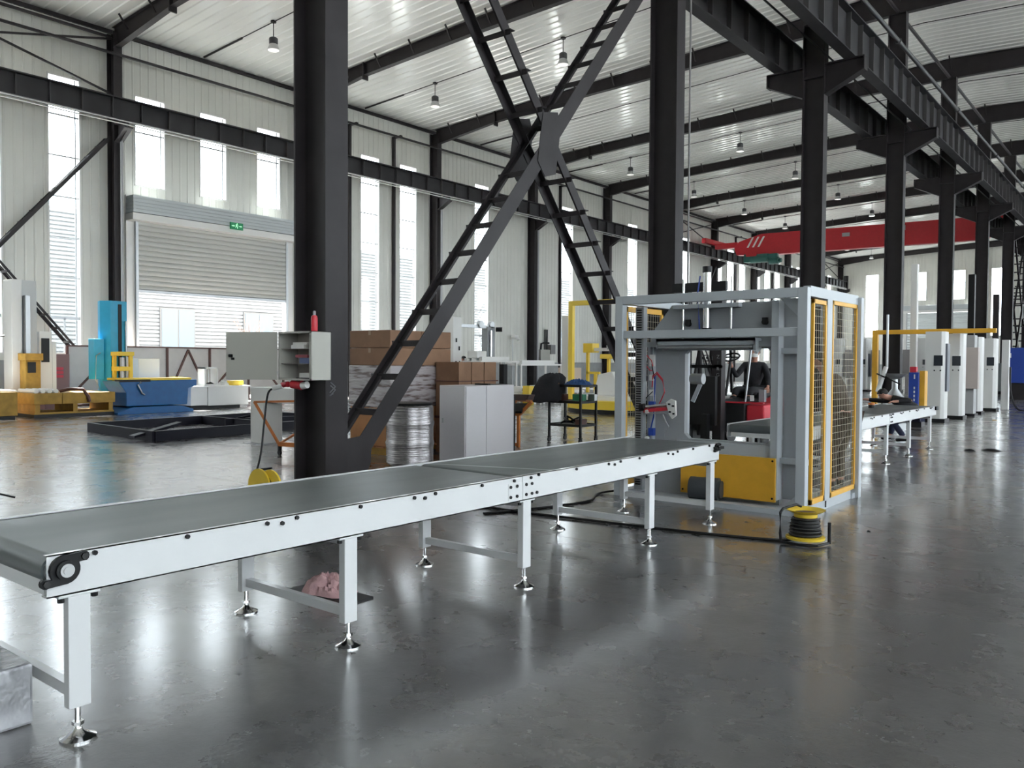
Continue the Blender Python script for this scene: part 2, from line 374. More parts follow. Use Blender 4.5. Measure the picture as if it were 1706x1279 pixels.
def roller(name, axis, c, u0, u1, ztop, zbot, zhood, inward, slat_h, col):
    d = sempty(name, ((c, (u0+u1)/2, 0) if axis == 'x' else ((u0+u1)/2, c, 0)))
    def B(m, a, b, p, q, d0, d1):
        if axis == 'x': m.box(c+inward*d0, a, p, c+inward*d1, b, q)
        else: m.box(a, c+inward*d0, p, b, c+inward*d1, q)
    m = MB(); B(m, u0-.3, u0, 0, ztop+.25, -.2, .12); m.build('door_jamb', WHITEC, d)
    m = MB(); B(m, u1, u1+.3, 0, ztop+.25, -.2, .12); m.build('door_jamb', WHITEC, d)
    m = MB(); B(m, u0+.0, u0+.1, 0, ztop, .1, .22); m.build('guide_rail', GALV, d)
    m = MB(); B(m, u1-.1, u1, 0, ztop, .1, .22); m.build('guide_rail', GALV, d)
    m = MB(); B(m, u0-.3, u1+.3, ztop, zhood, .05, .12); B(m, u0-.3, u1+.3, ztop-.02, ztop+.22, .12, .62)
    m.build('lintel', WHITEC, d)
    n = int((zhood-ztop-.2)/.12)
    m = MB()
    for k in range(n):
        z = ztop+.24+k*.12
        B(m, u0-.3, u1+.3, z, z+.085, .12, .66); B(m, u0-.28, u1+.28, z+.085, z+.12, .12, .63)
    m.build('shutter_hood', mat('hood_grey', (.5, .53, .54), .4), d)
    sm_ = MB(); L = u1-u0-.06; h = slat_h
    pr = [(0, 0), (.03, h*.15), (.035, h*.5), (.02, h*.85), (0, h*.97), (0, h), (-.012, h), (-.012, 0)]
    if axis == 'x': sm_.prism([(a*inward, b) for a, b in pr], 'y', -L/2, L/2)
    else: sm_.prism([(a*inward, b) for a, b in pr], 'x', -L/2, L/2)
    me = sm_.mesh('slat', col, False)
    k = 0; z = zbot
    while z+h <= ztop+.1:
        inst('slat', me, d, ((c+inward*.15, (u0+u1)/2, z) if axis == 'x' else ((u0+u1)/2, c+inward*.15, z))); z += h
    m = MB(); B(m, u0+.08, u1-.08, zbot-.1, zbot, .12, .2); m.build('bottom_rail', GALV, d)
    return d
SLATM = mat('shutter_slat', (.48, .48, .455), .45)
roller('door_1', 'x', XW, 14.65, 21.15, 6.55, 4.1, 7.45, 1, .178, SLATM)
roller('door_2', 'y', YE, -22.2, -15.2, 6.9, .15, 7.7, -1, .28, mat('shutter_white', (.72, .76, .76), .4))

# outside: yard, neighbouring hall, bare tree
struct(MB().box(-120, -60, -.3, 90, 160, -.21).build('ground', ASPH))
nb = thing('neighbour_building', 'long pale corrugated hall seen outside through the left-hand windows and open door', 'building', (-46, 30, -.2))
nm = MB(); nm.box(-60, -60, -.2, -46, 150, 9.6); nm.build('wall', SCRP, nb)
sl = MB().prism([(0, 0), (.07, .03), (.07, .16), (0, .20)], 'y', -105, 105).mesh('siding_board', SCRP)
for k in range(42): inst('siding_board', sl, nb, (-46, 45, .2+k*.222))
for yy in (8, 24.5, 30, 47, 63):
    m = MB(); m.box(-45.93, yy, 1.2, -45.85, yy+2.2, 4.6); wq = m.build('window', mat('outer_frame', (.10, .10, .10), .6, spec=.1), nb)
    m = MB(); m.box(-45.86, yy+.1, 1.3, -45.83, yy+1.05, 4.5).box(-45.86, yy+1.15, 1.3, -45.83, yy+2.1, 4.5); m.build('pane', mat('dark_pane', (.10, .125, .15), .6, spec=.1), wq)
tr = thing('bare_tree', 'leafless young tree outside the half-open shutter', 'tree', (-38, 25.2, -.2))
m = MB(); m.tube([(-38, 25.2, -.2), (-38, 25.25, 1.8), (-37.95, 25.2, 2.6)], .06)
m.build('trunk', BARK, tr, True)
m = MB()
for i in range(26):
    a = random.uniform(0, 6.28); h = random.uniform(1.4, 2.7); r = random.uniform(.3, 1.0); h2 = h+random.uniform(.7, 1.8)
    m.tube([(-38, 25.2, h), (-38+cos(a)*r*.5, 25.2+sin(a)*r*.5, (h+h2)/2), (-38+cos(a)*r, 25.2+sin(a)*r, h2)], .016, 4)
o = m.build('twigs', BARK, tr); o['kind'] = 'stuff'

# ================================================================= STEEL FRAME
def hsec(m, x0, x1, y0, y1, z0, z1, t=.03):     # flanges facing +-X, web along X
    m.box(x0, y0, z0, x0+t, y1, z1); m.box(x1-t, y0, z0, x1, y1, z1); m.box(x0+t, (y0+y1)/2-t/2, z0, x1-t, (y0+y1)/2+t/2, z1); return m
YK = [5.89+8*k for k in range(12)]
# centre row
bracket = MB()
bracket.prism([(0, 9.32), (0, 8.55), (-.2, 8.62), (-.95, 9.0), (-.95, 9.32)], 'y', -.012, .012)
bracket.box(-.98, -.14, 9.30, 0, .14, 9.33); bracket.bar((0, 0, 8.55), (-.95, 0, 9.0), .28, .03)
bracket.box(-.98, -.14, 8.98, -.95, .14, 9.33)
bme = bracket.mesh('bracket', STEEL)
bme2 = bme.copy(); bme2.transform(Matrix.Diagonal((-1, 1, 1, 1))); bme2.flip_normals()
def col_mesh():
    m = MB(); hsec(m, -.28, .28, -.155, .155, 0, 13.3); m.box(-.28, -.155, 9.0, .28, .155, 9.05); m.box(-.28, -.155, 10.4, .28, .155, 10.45)
    return m.mesh('shaft', STEEL)
cme = col_mesh(); bpme = MB().box(-.38, -.25, 0, .38, .25, .03).mesh('base_plate', STEEL)
first = ['main dark grey H-section steel column in the left foreground, carrying an open grey electrical box',
         'second dark steel column of the centre row, thick and behind the white wrapping machine',
         'third column of the centre row, rising directly behind the wrapping machine corner']
for k, y in enumerate(YK):
    lab = first[k] if k < 3 else ORD[k]+' dark steel column of the centre row, counted from the camera'
    c = thing('steel_column', lab, 'column', (XC, y, 0), 0, 'centre row columns')
    inst('shaft', cme, c, world=False); inst('base_plate', bpme, c, world=False)
    inst('bracket', bme, c, (-.28, 0, 0), world=False); inst('bracket', bme2, c, (.28, 0, 0), world=False)
# wall columns
wb = MB(); wb.prism([(0, 9.72), (0, 9.1), (.2, 9.12), (.75, 9.5), (.75, 9.72)], 'y', -.012, .012); wb.box(0, -.14, 9.70, .78, .14, 9.73); wb.bar((0, 0, 9.1), (.75, 0, 9.5), .28, .03)
wbm = wb.mesh('bracket', STEEL)
wc = MB(); hsec(wc, 0, .5, -.15, .15, 0, 12.9)
wcm = wc.mesh('shaft', STEEL)
dp = MB().cyl((.62, .05, .3), (.62, .05, 9.5), .05, n=8).mesh('downpipe', mat('pipe_grey', (.35, .35, .37), .4))
for k in range(-2, 11):
    y = 13.89+8*k
    if y > YE: continue
    lab = {0: 'left wall steel column beside the half-open roller shutter', 1: 'left wall steel column just past the roller shutter, behind the main column'}.get(k, 'left wall steel column standing %s bays %s the roller shutter' % ((ORD[k-1] if k > 1 else ORD[-k-1]), 'beyond' if k > 1 else 'before'))
    lab = lab.replace('standing first bays', 'standing one bay').replace('standing second bays', 'standing two bays').replace('standing third bays', 'standing three bays').replace('standing fourth bays', 'standing four bays').replace('standing fifth bays', 'standing five bays').replace('standing sixth bays', 'standing six bays').replace('standing seventh bays', 'standing seven bays').replace('standing eighth bays', 'standing eight bays').replace('standing ninth bays', 'standing nine bays').replace('standing tenth bays', 'standing ten bays')
    c = thing('wall_column', lab, 'column', (XW+.05, min(y, YE-.2), 0), 0, 'left wall columns')
    inst('shaft', wcm, c, world=False); inst('bracket', wbm, c, (.5, 0, 0), world=False)
    if k in (0, 2, 3): inst('downpipe', dp, c, world=False)
# intermediate posts on the left wall
pm_ = MB().box(0, -.06, 0, .14, .06, 12.2).box(0, -.06, 12.14, .6, .06, 12.22).mesh('wall_post', STEEL)
for n_, y in enumerate((24.55, 27.25, 40.9, 66.4, 74.6)):
    o = inst('wall_post', pm_, None, (XW+.02, y, 0)); tag(o, ['narrow dark post left of the two tall windows past the shutter', 'narrow dark post between the two tall windows past the shutter', 'narrow dark wall post above the grey meter box', 'thin dark wall post under the red crane end', 'thin dark wall post beyond the red crane'][n_], 'post', 'narrow wall posts')
# end wall posts and rafter
for n_, x in enumerate((-22.9, -14.9, 0.0)):
    o = MB().box(-.12, -.25, 0, .12, 0, 13).build('gable_post', STEEL, None, loc=(x, YE, 0)); tag(o, ['gable wall post left of the far white shutter', 'gable wall post right of the far white shutter', 'gable wall post in the right-hand nave'][n_], 'post', 'gable wall posts')
# rafters
def rafter_mesh():
    m = MB()
    for s in (-1, 1):
        prof = [(21.45, .72), (17.5, .46), (12, .48), (4, .66), (0, .8)]
        for (d0, h0), (d1, h1) in zip(prof, prof[1:]):
            x0, x1 = XC+s*d0, XC+s*d1; t0, t1 = roofz(x0)-.06, roofz(x1)-.06
            def Q(y0, y1, a0, a1, b0, b1):   # a=offset from top
                m.add([(x0, y0, t0-b0), (x0, y1, t0-b0), (x0, y1, t0-a0), (x0, y0, t0-a0), (x1, y0, t1-b1), (x1, y1, t1-b1), (x1, y1, t1-a1), (x1, y0, t1-a1)],
                      [(0, 1, 2, 3), (7, 6, 5, 4), (0, 4, 5, 1), (1, 5, 6, 2), (2, 6, 7, 3), (3, 7, 4, 0)])
            Q(-.11, .11, 0, 0, .02, .02); Q(-.11, .11, h0-.02, h1-.02, h0, h1); Q(-.012, .012, .02, .02, h0-.02, h1-.02)
    return m.mesh('web', STEEL)
rme = rafter_mesh()
spl = MB().box(-.03, -.13, -.64, .03, .13, .02).mesh('splice_plate', STEEL)
fb = MB().bar((0, -.11, -.40), (0, -.42, .04), .05, .05).mesh('fly_brace', STEEL)
for k in range(-1, 11):
    y = 5.89+8*k if k < 11 else YE
    r = thing('roof_rafter', 'roof rafter spanning both naves over the %s column of the centre row' % ORD[k] if k >= 0 else 'roof rafter one bay behind the first column of the centre row', 'rafter', (0, y, 0), 0, 'roof rafters')
    inst('web', rme, r, world=False)
    for x in (XC-17.6, XC-5, XC+5): inst('splice_plate', spl, r, (x, 0, roofz(x)-.05), world=False)
    for i in range(12):
        x = -27.8+i*1.85; inst('fly_brace', fb, r, (x, 0, roofz(x)-.08), world=False)
g = thing('roof_rafter', 'last roof rafter lying against the far gable wall', 'rafter', (0, YE-.35, 0), 0, 'roof rafters'); inst('web', rme, g, world=False)
# eave pipe, eave strut, ridge tie
o = MB().cyl((XW+.55, YF, 12.13), (XW+.55, YE, 12.13), .055, n=8).build('eave_pipe', STEEL, None, True); tag(o, 'long dark pipe running just under the eaves of the left wall', 'pipe')
o = MB().cyl((XC-.0, YF, 13.35), (XC-.0, YE, 13.35), .06, n=8).build('ridge_tie', STEEL, None, True); tag(o, 'dark tie tube linking the tops of the centre row columns', 'pipe')
o = MB().cyl((-6.25, YF, 10.62), (-6.25, YE, 10.62), .06, n=10)
for i in range(13): o.cyl((-6.25, YF+8*i+3, 10.62), (-6.25, YF+8*i+3.06, 10.62), .09, n=10)
o = o.build('sprinkler_main', mat('pipe_dull_grey', (.05, .05, .052), .5), None, True); tag(o, 'thick grey pipe with flanges above the right-hand crane girder', 'pipe')
o = MB().cyl((-7.16, YF, 9.5), (-7.16, YE, 9.5), .025, n=6).build('cable_conduit', STEEL, None, True); tag(o, 'thin conduit running along the faces of the centre row columns', 'pipe')
o = MB().cyl((-7.08, 13.98, 0), (-7.08, 13.98, 12.9), .02, n=6).build('conduit_riser', mat('riser_grey', (.22, .21, .21), .5), None, True); tag(o, 'thin pale conduit climbing beside the second centre column', 'pipe')
# crane girders
def girder(x, zb, zt, name_label, y1, cx=-1):
    g_ = thing('crane_girder', name_label, 'girder', (x, 40, zb), 0, 'crane girders')
    m = MB(); m.box(x-.15, YF, zb, x+.15, y1, zb+.03).box(x-.2, YF, zt-.03, x+.2, y1, zt).box(x-.01, YF, zb+.03, x+.01, y1, zt-.03); m.build('beam', GIRD, g_)
    m = MB(); m.box(x-.04, YF, zt, x+.04, y1, zt+.06); m.build('rail', GIRD, g_)
    sm_ = MB().box(-.13, -.012, zb+.03, .13, .012, zt-.03).mesh('stiffener', GIRD2)
    y = YF+.5
    while y < y1: inst('stiffener', sm_, g_, (x, y, 0)); y += 1.0
    return g_
girder(XW+1.1, 9.73, 10.45, 'crane girder along the left wall, crossing in front of the tall windows', 92.9)
girder(-8.4, 9.33, 10.25, 'crane girder on the near-left side of the centre row columns', 92.9)
girder(-6.6, 9.33, 10.35, 'crane girder on the right side of the centre row columns', 92.9)
for n_, (x, z) in enumerate(((XW+1.45, 9.62), (XW+1.45, 9.52))):
    o = MB().box(x-.03, YF, z, x+.03, 92, z+.025).build('conductor_rail', mat('pale_rail', (.6, .6, .58), .4), None); tag(o, ['upper', 'lower'][n_]+' thin pale conductor rail hung below the left wall crane girder', 'rail', 'conductor rails')
for n_, y in enumerate((92.95,)):
    o = MB().prism([(9.3, 10.9), (9.3, 9.9), (9.9, 9.9)], 'x', XW+1.0, XW+1.2)
    o = MB().box(XW+.9, 92.9, 9.7, XW+1.3, 93.2, 11.1).box(XW+1.0, 92.5, 10.55, XW+1.2, 92.9, 10.9).build('end_stop', STEEL); tag(o, 'dark end stop where the left crane girder meets the gable', 'stop')

# lattice braces (two chords joined by rungs, crossing)
def brace(xn, xf, y0, label, group='lattice wind braces', q=1.0):
    b_ = thing('lattice_brace', label, 'brace', ((xn+xf)/2, y0+4, 0), 0, group)
    ya, yb = y0+.4, y0+7.7
    A = lambda yy: .76+(yy-(y0+.53))*1.18          # rises away from the camera
    Bz = lambda yy: 6.545-(yy-(y0+2.61))*1.178
    for (fn, sec, nm) in ((A, ((xn, .23*q), (xf, .15*q)), 'a'), (Bz, ((xf, .25*q), (xn, .16*q)), 'b')):
        for (x, wd) in sec:
            m = MB(); m.bar((x, ya, fn(ya)), (x, yb, fn(yb)), .012, wd, (0, 1.18*(-1 if fn is A else 1), 1))
            s_ = 1 if x == xn else -1
            m.bar((x-s_*.045, ya, fn(ya)+.02), (x-s_*.045, yb, fn(yb)+.02), .09, .012, (0, 1.18*(-1 if fn is A else 1), 1))
            m.build('chord', STEEL, b_)
        yy = ya+.35
        rm = MB()
        e = .10
        rm.box(xf-e if fn is A else xf, -.05, -.006, xn if fn is A else xn+e, .05, .006); rm.box(xf-(e if fn is A else 0), -.045, -.07, xn+(0 if fn is A else e), -.038, 0)
        rme_ = rm.mesh('rung', STEEL)
        stp = .352 if fn is A else .37
        while yy < yb:
            if abs(yy-(y0+3.95)) > .18: inst('rung', rme_, b_, (0, yy, fn(yy)))
            yy += stp
    for x in (xn+.012, xf-.012):
        yc = y0+3.95; zc = A(yc)
        m = MB(); m.prism([(yc-.16, zc+.42), (yc+.2, zc+.5), (yc+.28, zc+.3), (yc+.16, zc-.42), (yc-.1, zc-.5), (yc-.28, zc-.3)], 'x', x-.006, x+.006); m.build('gusset', STEEL, b_)
        m = MB(); m.prism([(y0+.15, .28), (y0+.15, .72), (y0+.38, .74), (y0+.52, .62), (y0+.50, .40), (y0+.42, .28)], 'x', x-.006, x+.006); m.build('gusset', STEEL, b_)
    return b_
brace(-7.25, -7.75, 5.89, 'large crossing ladder-like steel brace between the two nearest centre columns')
brace(-28.7, -29.1, 5.89, 'crossing lattice brace on the left wall before the roller shutter', q=.5)
brace(-28.7, -29.1, 53.89, 'small far lattice brace on the left wall near the crane', q=.7)
brace(-7.25, -7.75, 53.89, 'far crossing lattice brace between centre columns at the right edge')
def xbrace(y0, lab):
    m = MB(); x = XW+.35
    m.bar((x, y0, 12.7), (x, y0+8, 10.75), .06, .06); m.bar((x, y0, 10.75), (x, y0+8, 12.7), .06, .06); m.bar((x, y0+.2, 12.72), (x, y0+7.8, 12.72), .08, .08)
    o = m.build('cross_brace', STEEL); tag(o, lab, 'brace', 'thin cross braces')
xbrace(5.89, 'thin cross brace above the crane girder before the roller shutter'); xbrace(53.89, 'thin cross brace above the crane girder near the red crane'); xbrace(85.6, 'thin cross brace above the crane girder in the far left corner')

# high-bay lamps on conduits
lt = thing('high_bay_lamp', '', 'lamp', (0, 0, 0), 0, 'ceiling lamps')
m = MB(); m.cyl((0, 0, .35), (0, 0, 1.0), .015, n=6).cyl((0, 0, .95), (0, 0, 1.0), .1, n=10); m.build('stem', STEEL, lt)
m = MB(); m.lathe((0, 0, 0), [(.13, .2), (.15, .22), (.15, .4), (.10, .44)], 14); m.build('driver', mat('lamp_dark', (.06, .06, .065), .4), lt, True)
m = MB(); m.lathe((0, 0, 0), [(.21, 0), (.22, .0), (.14, .2), (.12, .2)], 16); m.build('reflector', mat('lamp_reflector', (.55, .55, .55), .3, .5), lt, True)
m = MB(); m.lathe((0, 0, 0), [(.19, -.005), (.19, .01)], 16); m.build('lens', LAMPG, lt)
first_lamp = True
for i, x in enumerate((-24.6, -18.0, 0.5)):
    for k in range(11):
        y = 9.3+8*k
        if y > 92 or (k == 0 and i < 2): continue
        lab = '%s high-bay lamp from the camera, %s' % (ORD[k], ['row nearest the left wall', 'row near the middle of the left nave', 'row in the right-hand nave'][i])
        loc = (x, y, roofz(x)-1.02)
        if first_lamp: lt.location = loc; lt['label'] = lab; first_lamp = False
        else: dup(lt, loc, label=lab)
for k in range(-1, 11):
    y = 9.3+8*k
    if y > 92: continue
    m = MB(); zz = lambda x: roofz(x)-.05
    m.tube([(XW+.3, y, zz(XW+.3)), (XC, y, zz(XC)), (XR-.3, y, zz(XR-.3))], .018, 5); m.tube([(XW+.3, y, zz(XW+.3)-.01), (XW+2.8, y, zz(XW+2.8)-.01)], .045, 5)
    o = m.build('lamp_conduit', STEEL); tag(o, 'thin roof conduit crossing bay %s from the camera, carrying lamps' % ORD[k+1], 'conduit', 'roof conduits')

# overhead crane
cr = thing('bridge_crane', 'red overhead bridge crane spanning the left nave high up', 'crane', (-18, 60, 10.6))
m = MB(); y0, y1 = 59.7, 60.3
pr = [(-8.9, 10.9), (-9.6, 10.98), (-24.3, 11.2), (-26.0, 10.75), (-26.4, 10.3), (-26.2, 9.75), (-24.4, 9.62), (-9.6, 9.5), (-8.9, 10.0)]
m.prism(pr, 'y', y0, y1); m.build('main_beam', RED, cr, bevel=.02)
m = MB(); m.box(-28.0, y0+.1, 10.35, -26.2, y1-.1, 10.75); m.build('end_arm', RED, cr)
m = MB(); m.box(-28.35, 58.2, 10.68, -28.0, 61.8, 11.05); m.build('end_carriage', RED, cr, bevel=.02)
m = MB(); m.box(-8.6, 58.2, 10.38, -8.25, 61.8, 10.8).box(-8.9, y0, 10.0, -8.5, y1, 10.8); m.build('end_carriage', RED, cr, bevel=.02)
for i in range(3):
    m = MB(); x = -25.15+i*.42; m.add([(x-.25, y0-.01, 10.25), (x-.10, y0-.01, 10.25), (x+.32, y0-.01, 11.0), (x+.17, y0-.01, 11.0), (x-.25, y0-.002, 10.25), (x-.10, y0-.002, 10.25), (x+.32, y0-.002, 11.0), (x+.17, y0-.002, 11.0)], [(0, 1, 2, 3), (7, 6, 5, 4), (0, 4, 5, 1), (1, 5, 6, 2), (2, 6, 7, 3), (3, 7, 4, 0)]); m.build('white_stripe', PAPER, cr)
ho = MB(); ho.cyl((-24.9, 59.4, 9.35), (-23.6, 59.4, 9.35), .33, n=16).box(-25.4, 59.2, 9.1, -24.9, 59.9, 9.7); ho.build('hoist_drum', MOTORG, cr, True)
ho = MB(); ho.cyl((-23.5, 59.4, 9.1), (-22.8, 59.4, 9.1), .26, n=14).cyl((-22.8, 59.4, 9.1), (-22.6, 59.4, 9.1), .16, n=14).box(-24.5, 59.3, 9.2, -22.9, 59.6, 9.62); ho.build('hoist_motor', MOTORG, cr, True)
ho = MB(); ho.box(-25.2, 59.1, 9.5, -24.4, 59.3, 9.7); ho.build('trolley_plate', RED, cr)
m = MB(); m.box(-18.4, 59.6, 10.45, -17.9, 59.7, 10.7); m.build('rating_plate', GALV, cr)
m = MB(); m.box(-15.4, 59.6, 10.55, -14.3, 59.7, 10.85); m.build('cable_box', GALV, cr)

# exit sign over the shutter
ex = thing('exit_sign', 'small green emergency exit sign over the roller shutter', 'sign', (XW+.7, 18.4, 6.7))
MB().box(XW+.68, 18.12, 6.66, XW+.73, 18.68, 6.92).build('sign_box', EXITG, ex)
m = MB(); X = XW+.735
m.add([(X, 18.25, 6.76), (X, 18.16, 6.79), (X, 18.25, 6.82)], [(0, 1, 2)]); m.add([(X, 18.55, 6.76), (X, 18.64, 6.79), (X, 18.55, 6.82)], [(0, 1, 2)])
m.box(X-.004, 18.24, 6.78, X, 18.32, 6.80).box(X-.004, 18.48, 6.78, X, 18.57, 6.80)
m.cyl((X-.003, 18.41, 6.885), (X, 18.41, 6.885), .016, n=8).bar((X-.001, 18.40, 6.87), (X-.001, 18.38, 6.79), .01, .03).bar((X-.001, 18.39, 6.80), (X-.001, 18.34, 6.73), .01, .02).bar((X-.001, 18.385, 6.80), (X-.001, 18.43, 6.76), .01, .02).bar((X-.001, 18.43, 6.76), (X-.001, 18.42, 6.70), .01, .02).bar((X-.001, 18.40, 6.85), (X-.001, 18.45, 6.82), .01, .015).bar((X-.001, 18.39, 6.85), (X-.001, 18.34, 6.83), .01, .015)
m.build('pictogram', EXITW, ex)

#PART2
# ================================================================= CONVEYORS
XN, XF = -3.55, -4.60
def boltmesh():
    return MB().cyl((0, 0, 0), (.012, 0, 0), .011, n=8).mesh('bolt', BLACK)
BOLT = boltmesh()
FOOTM = MB().cyl((0, 0, .02), (0, 0, .14), .013, n=8).cyl((0, 0, .06), (0, 0, .075), .024, n=6).lathe((0, 0, 0), [(.072, 0), (.072, .008), (.05, .018), (.022, .035), (.016, .05)], 18).mesh('levelling_foot', CHROME, True)
SEAMM = mat('belt_seam', (.30, .33, .34), .35)
def conveyor(label, y0, y1, legs, bolts, endn, endf):
    c = thing('belt_conveyor', label, 'conveyor', ((XN+XF)/2, (y0+y1)/2, 0), 0, 'flat belt conveyors')
    for s, x in ((1, XN), (-1, XF)):
        m = MB(); m.box(x-.004*s, y0, .625, x, y1, .80).box(x, y0, .795, x-.03*s, y1, .80).box(x, y0, .625, x-.05*s, y1, .631)
        m.build('side_rail', WHITEP, c)
    m = MB(); n = 10; r = .06; zt = .792; ya, yb = y0+.05, y1-.05; pts = []
    for i in range(n+1): t = pi/2+pi*i/n; pts.append((ya+r*cos(t), zt-r+r*sin(t)))
    for i in range(n+1): t = -pi/2+pi*i/n; pts.append((yb+r*cos(t), zt-r+r*sin(t)))
    m.prism([(p[0], p[1]) for p in pts], 'x', XF+.034, XN-.034); m.build('belt', BELT, c, True)
    for e, yy in ((endn, ya), (endf, yb)):
        m = MB(); m.cyl((XF+.01, yy, .732), (XN-.01, yy, .732), .05, n=16); m.build('end_roller', GALV, c, True)
    m = MB().box(XF+.05, y0+.01, .63, XN-.05, y0+.03, .69).build('cross_member', WHITEP, c); MB().box(XF+.05, y1-.03, .63, XN-.05, y1-.01, .69).build('cross_member', WHITEP, c)
    for y in legs:
        for s, x in ((1, XN-.055), (-1, XF+.005)):
            m = MB(); m.box(x, y-.045, .14, x+.05, y+.045, .612).box(x-.005, y-.085, .612, x+.055, y+.085, .624); m.build('leg', WHITEP, c, bevel=.003)
            inst('levelling_foot', FOOTM, c, (x+.025, y, 0))
            for d in (-.068, .068):
                bb = MB().cyl((x+.035, y+d, .631), (x+.035, y+d, .643), .013, n=6).cyl((x+.035, y+d, .592), (x+.035, y+d, .611), .014, n=6)
                bb.build('leg_bolt', BLACK, c)
        m = MB(); m.box(XF+.055, y-.02, .17, XN-.055, y+.02, .22).box(XF+.055, y-.02, .57, XN-.055, y+.02, .61); m.build('crossbar', WHITEP, c)
    for (yy, z) in bolts: inst('bolt', BOLT, c, (XN, yy, z))
    return c
bl = []
for b in (1.6, 2.02, 3.06, 4.10): bl.append((b, .782))
for b in (2.54, 3.57): bl += [(b-.09, .778), (b, .766), (b+.09, .782)]
c1 = conveyor('white belt conveyor nearest the camera, with the round end bearing at lower left', 1.41, 4.535, (1.54, 3.0, 4.60), bl+[(4.44, .775), (4.40, .735), (4.47, .735), (4.40, .665), (4.47, .665)], 0, 0)
bl = [(4.63, .778), (4.72, .79), (5.2, .782), (6.15, .782), (7.15, .782), (7.5, .785), (4.575, .735), (4.64, .735), (4.575, .665), (4.64, .665), (4.70, .665)]
for b in (5.75, 6.75): bl += [(b-.09, .778), (b, .766), (b+.09, .782)]
c2 = conveyor('second white belt conveyor, bolted on and ending at the wrapping machine', 4.54, 7.73, (6.39, 7.60), bl, 0, 0)
m = MB(); m.add([(XF+.04, 4.62, .7935), (XN-.04, 4.95, .7935), (XN-.04, 4.99, .7935), (XF+.04, 4.66, .7935)], [(0, 1, 2, 3)]); m.build('belt_seam', SEAMM, c2)
m = MB(); m.box(XN-.001, 4.44-.06, .64, XN+.003, 4.535, .757).box(XN-.001, 4.54, .64, XN+.003, 4.66, .757); m.build('joint_plate', WHITEP, c1)
# bearing at near end
def bearing(c, y, z=.735, s=1.0, mt=BLACK):
    m = MB(); pts = []
    for (cy, cz, r, a0, a1) in ((-.075, -.045, .022, 120, 300), (0, 0, .060, 240+40, 360+35-10), (.075, .045, .022, -60, 120), (0, 0, .060, 100, 215)):
        for i in range(7):
            t = radians(a0+(a1-a0)*i/6); pts.append((y+s*(cy+r*cos(t)), z+s*(cz+r*sin(t))))
    m.prism(pts, 'x', XN, XN+.02); b = m.build('flange_bearing', mt, c)
    m = MB(); m.cyl((XN+.02, y, z), (XN+.034, y, z), .040*s, n=20); m.build('bearing_housing', BLACK, b, True)
    m = MB(); m.lathe((XN+.034, y, z), [(.028*s, 0), (.028*s, .008), (.017*s, .008), (.017*s, .014)], 20, 'x'); m.build('shaft_end', mat('dull_steel', (.4, .4, .4), .3, .9), b, True)
    m = MB(); 
    for d in (-1, 1): m.cyl((XN+.02, y+d*.075*s, z+d*.045*s), (XN+.03, y+d*.075*s, z+d*.045*s), .014*s, n=6)
    m.build('bearing_bolt', mat('dull_black_bolt', (.03, .03, .03), .3, .5), b)
bearing(c1, 1.475)
bearing(c2, 7.66, .755, .65)
m = MB(); m.box(XN, 7.60, .74, XN+.05, 7.74, .765).cyl((XN+.02, 7.63, .75), (XN+.06, 7.63, .75), .02, n=10); m.build('tension_bolt', BLACK, c2)
m = MB(); m.cyl((-4.12, 1.72, .56), (-3.98, 1.72, .56), .05, n=16).cyl((-4.20, 1.72, .56), (-4.12, 1.72, .56), .035, n=12).box(-4.09, 1.69, .60, -4.0, 1.75, .66); m.build('drive_motor', BLACK, c1, True)
def bl2(y0, y1):
    out = []; y = y0+.2
    while y < y1-.2: out += [(y, .782), (y+.45, .778), (y+.53, .768), (y+.61, .782)]; y += 1.05
    return out
c3 = conveyor('white belt conveyor leaving the far side of the wrapping machine', 10.25, 14.05, (11.0, 12.4, 13.98), bl2(10.25, 14.05), 0, 0)
c4 = conveyor('last white belt conveyor segment, with the man crouching at its far end', 14.06, 17.35, (15.42, 16.95), bl2(14.06, 17.35)+[(14.12, .735), (14.2, .735), (14.12, .665), (14.2, .665)], 0, 0)
m = MB(); m.box(XN, 17.22, .72, XN+.03, 17.38, .79); m.build('end_cap', BLACK, c4)
tp = thing('tape_roll', 'roll of brown packing tape resting on the far conveyor belt', 'tape', (-4.25, 15.6, .80))
m = MB(); m.lathe((-4.25, 15.6, .80), [(.055, 0), (.055, .055), (.035, .055), (.035, 0)], 20); m.build('tape', BLACK, tp, True)
m = MB(); m.lathe((-4.25, 15.6, .86), [(.055, 0), (.055, .03), (.035, .03), (.035, 0)], 20); m.build('tape_top', ORANGE, tp, True)

# ================================================================= WRAPPING MACHINE
mc = thing('wrapping_machine', 'large grey horizontal wrapping machine with yellow mesh guards and square tunnel opening', 'machine', (-4.1, 9.3, 0))
def part(m, name, mt=MGREY, bevel=0, smooth=False, kind=None, parent=None): return m.build(name, mt, parent or mc, smooth, bevel, kind=kind)
XL, XRt = -5.24, -2.95
for (x, y) in ((XL, 8.48), (XRt-.1, 8.48), (XL, 10.15), (XRt-.06, 10.2)):
    part(MB().box(x, y, 0, x+.1, y+.1, 2.38), 'corner_post', MGREY, .004)
part(MB().box(XRt-.06, 9.12, .1, XRt, 9.28, 2.30), 'middle_post', MGREY, .004)
part(MB().box(XL+.1, 8.48, 2.28, XRt-.1, 8.56, 2.38), 'top_rail', MGREY, .004)
part(MB().box(XL, 8.58, 2.29, XL+.1, 10.15, 2.38), 'top_rail', MGREY, .004)
part(MB().box(XRt-.08, 8.58, 2.29, XRt, 10.22, 2.40), 'top_rail', MGREY, .004)
part(MB().box(XL+.1, 10.17, 2.29, XRt-.1, 10.25, 2.38), 'top_rail', MGREY, .004)
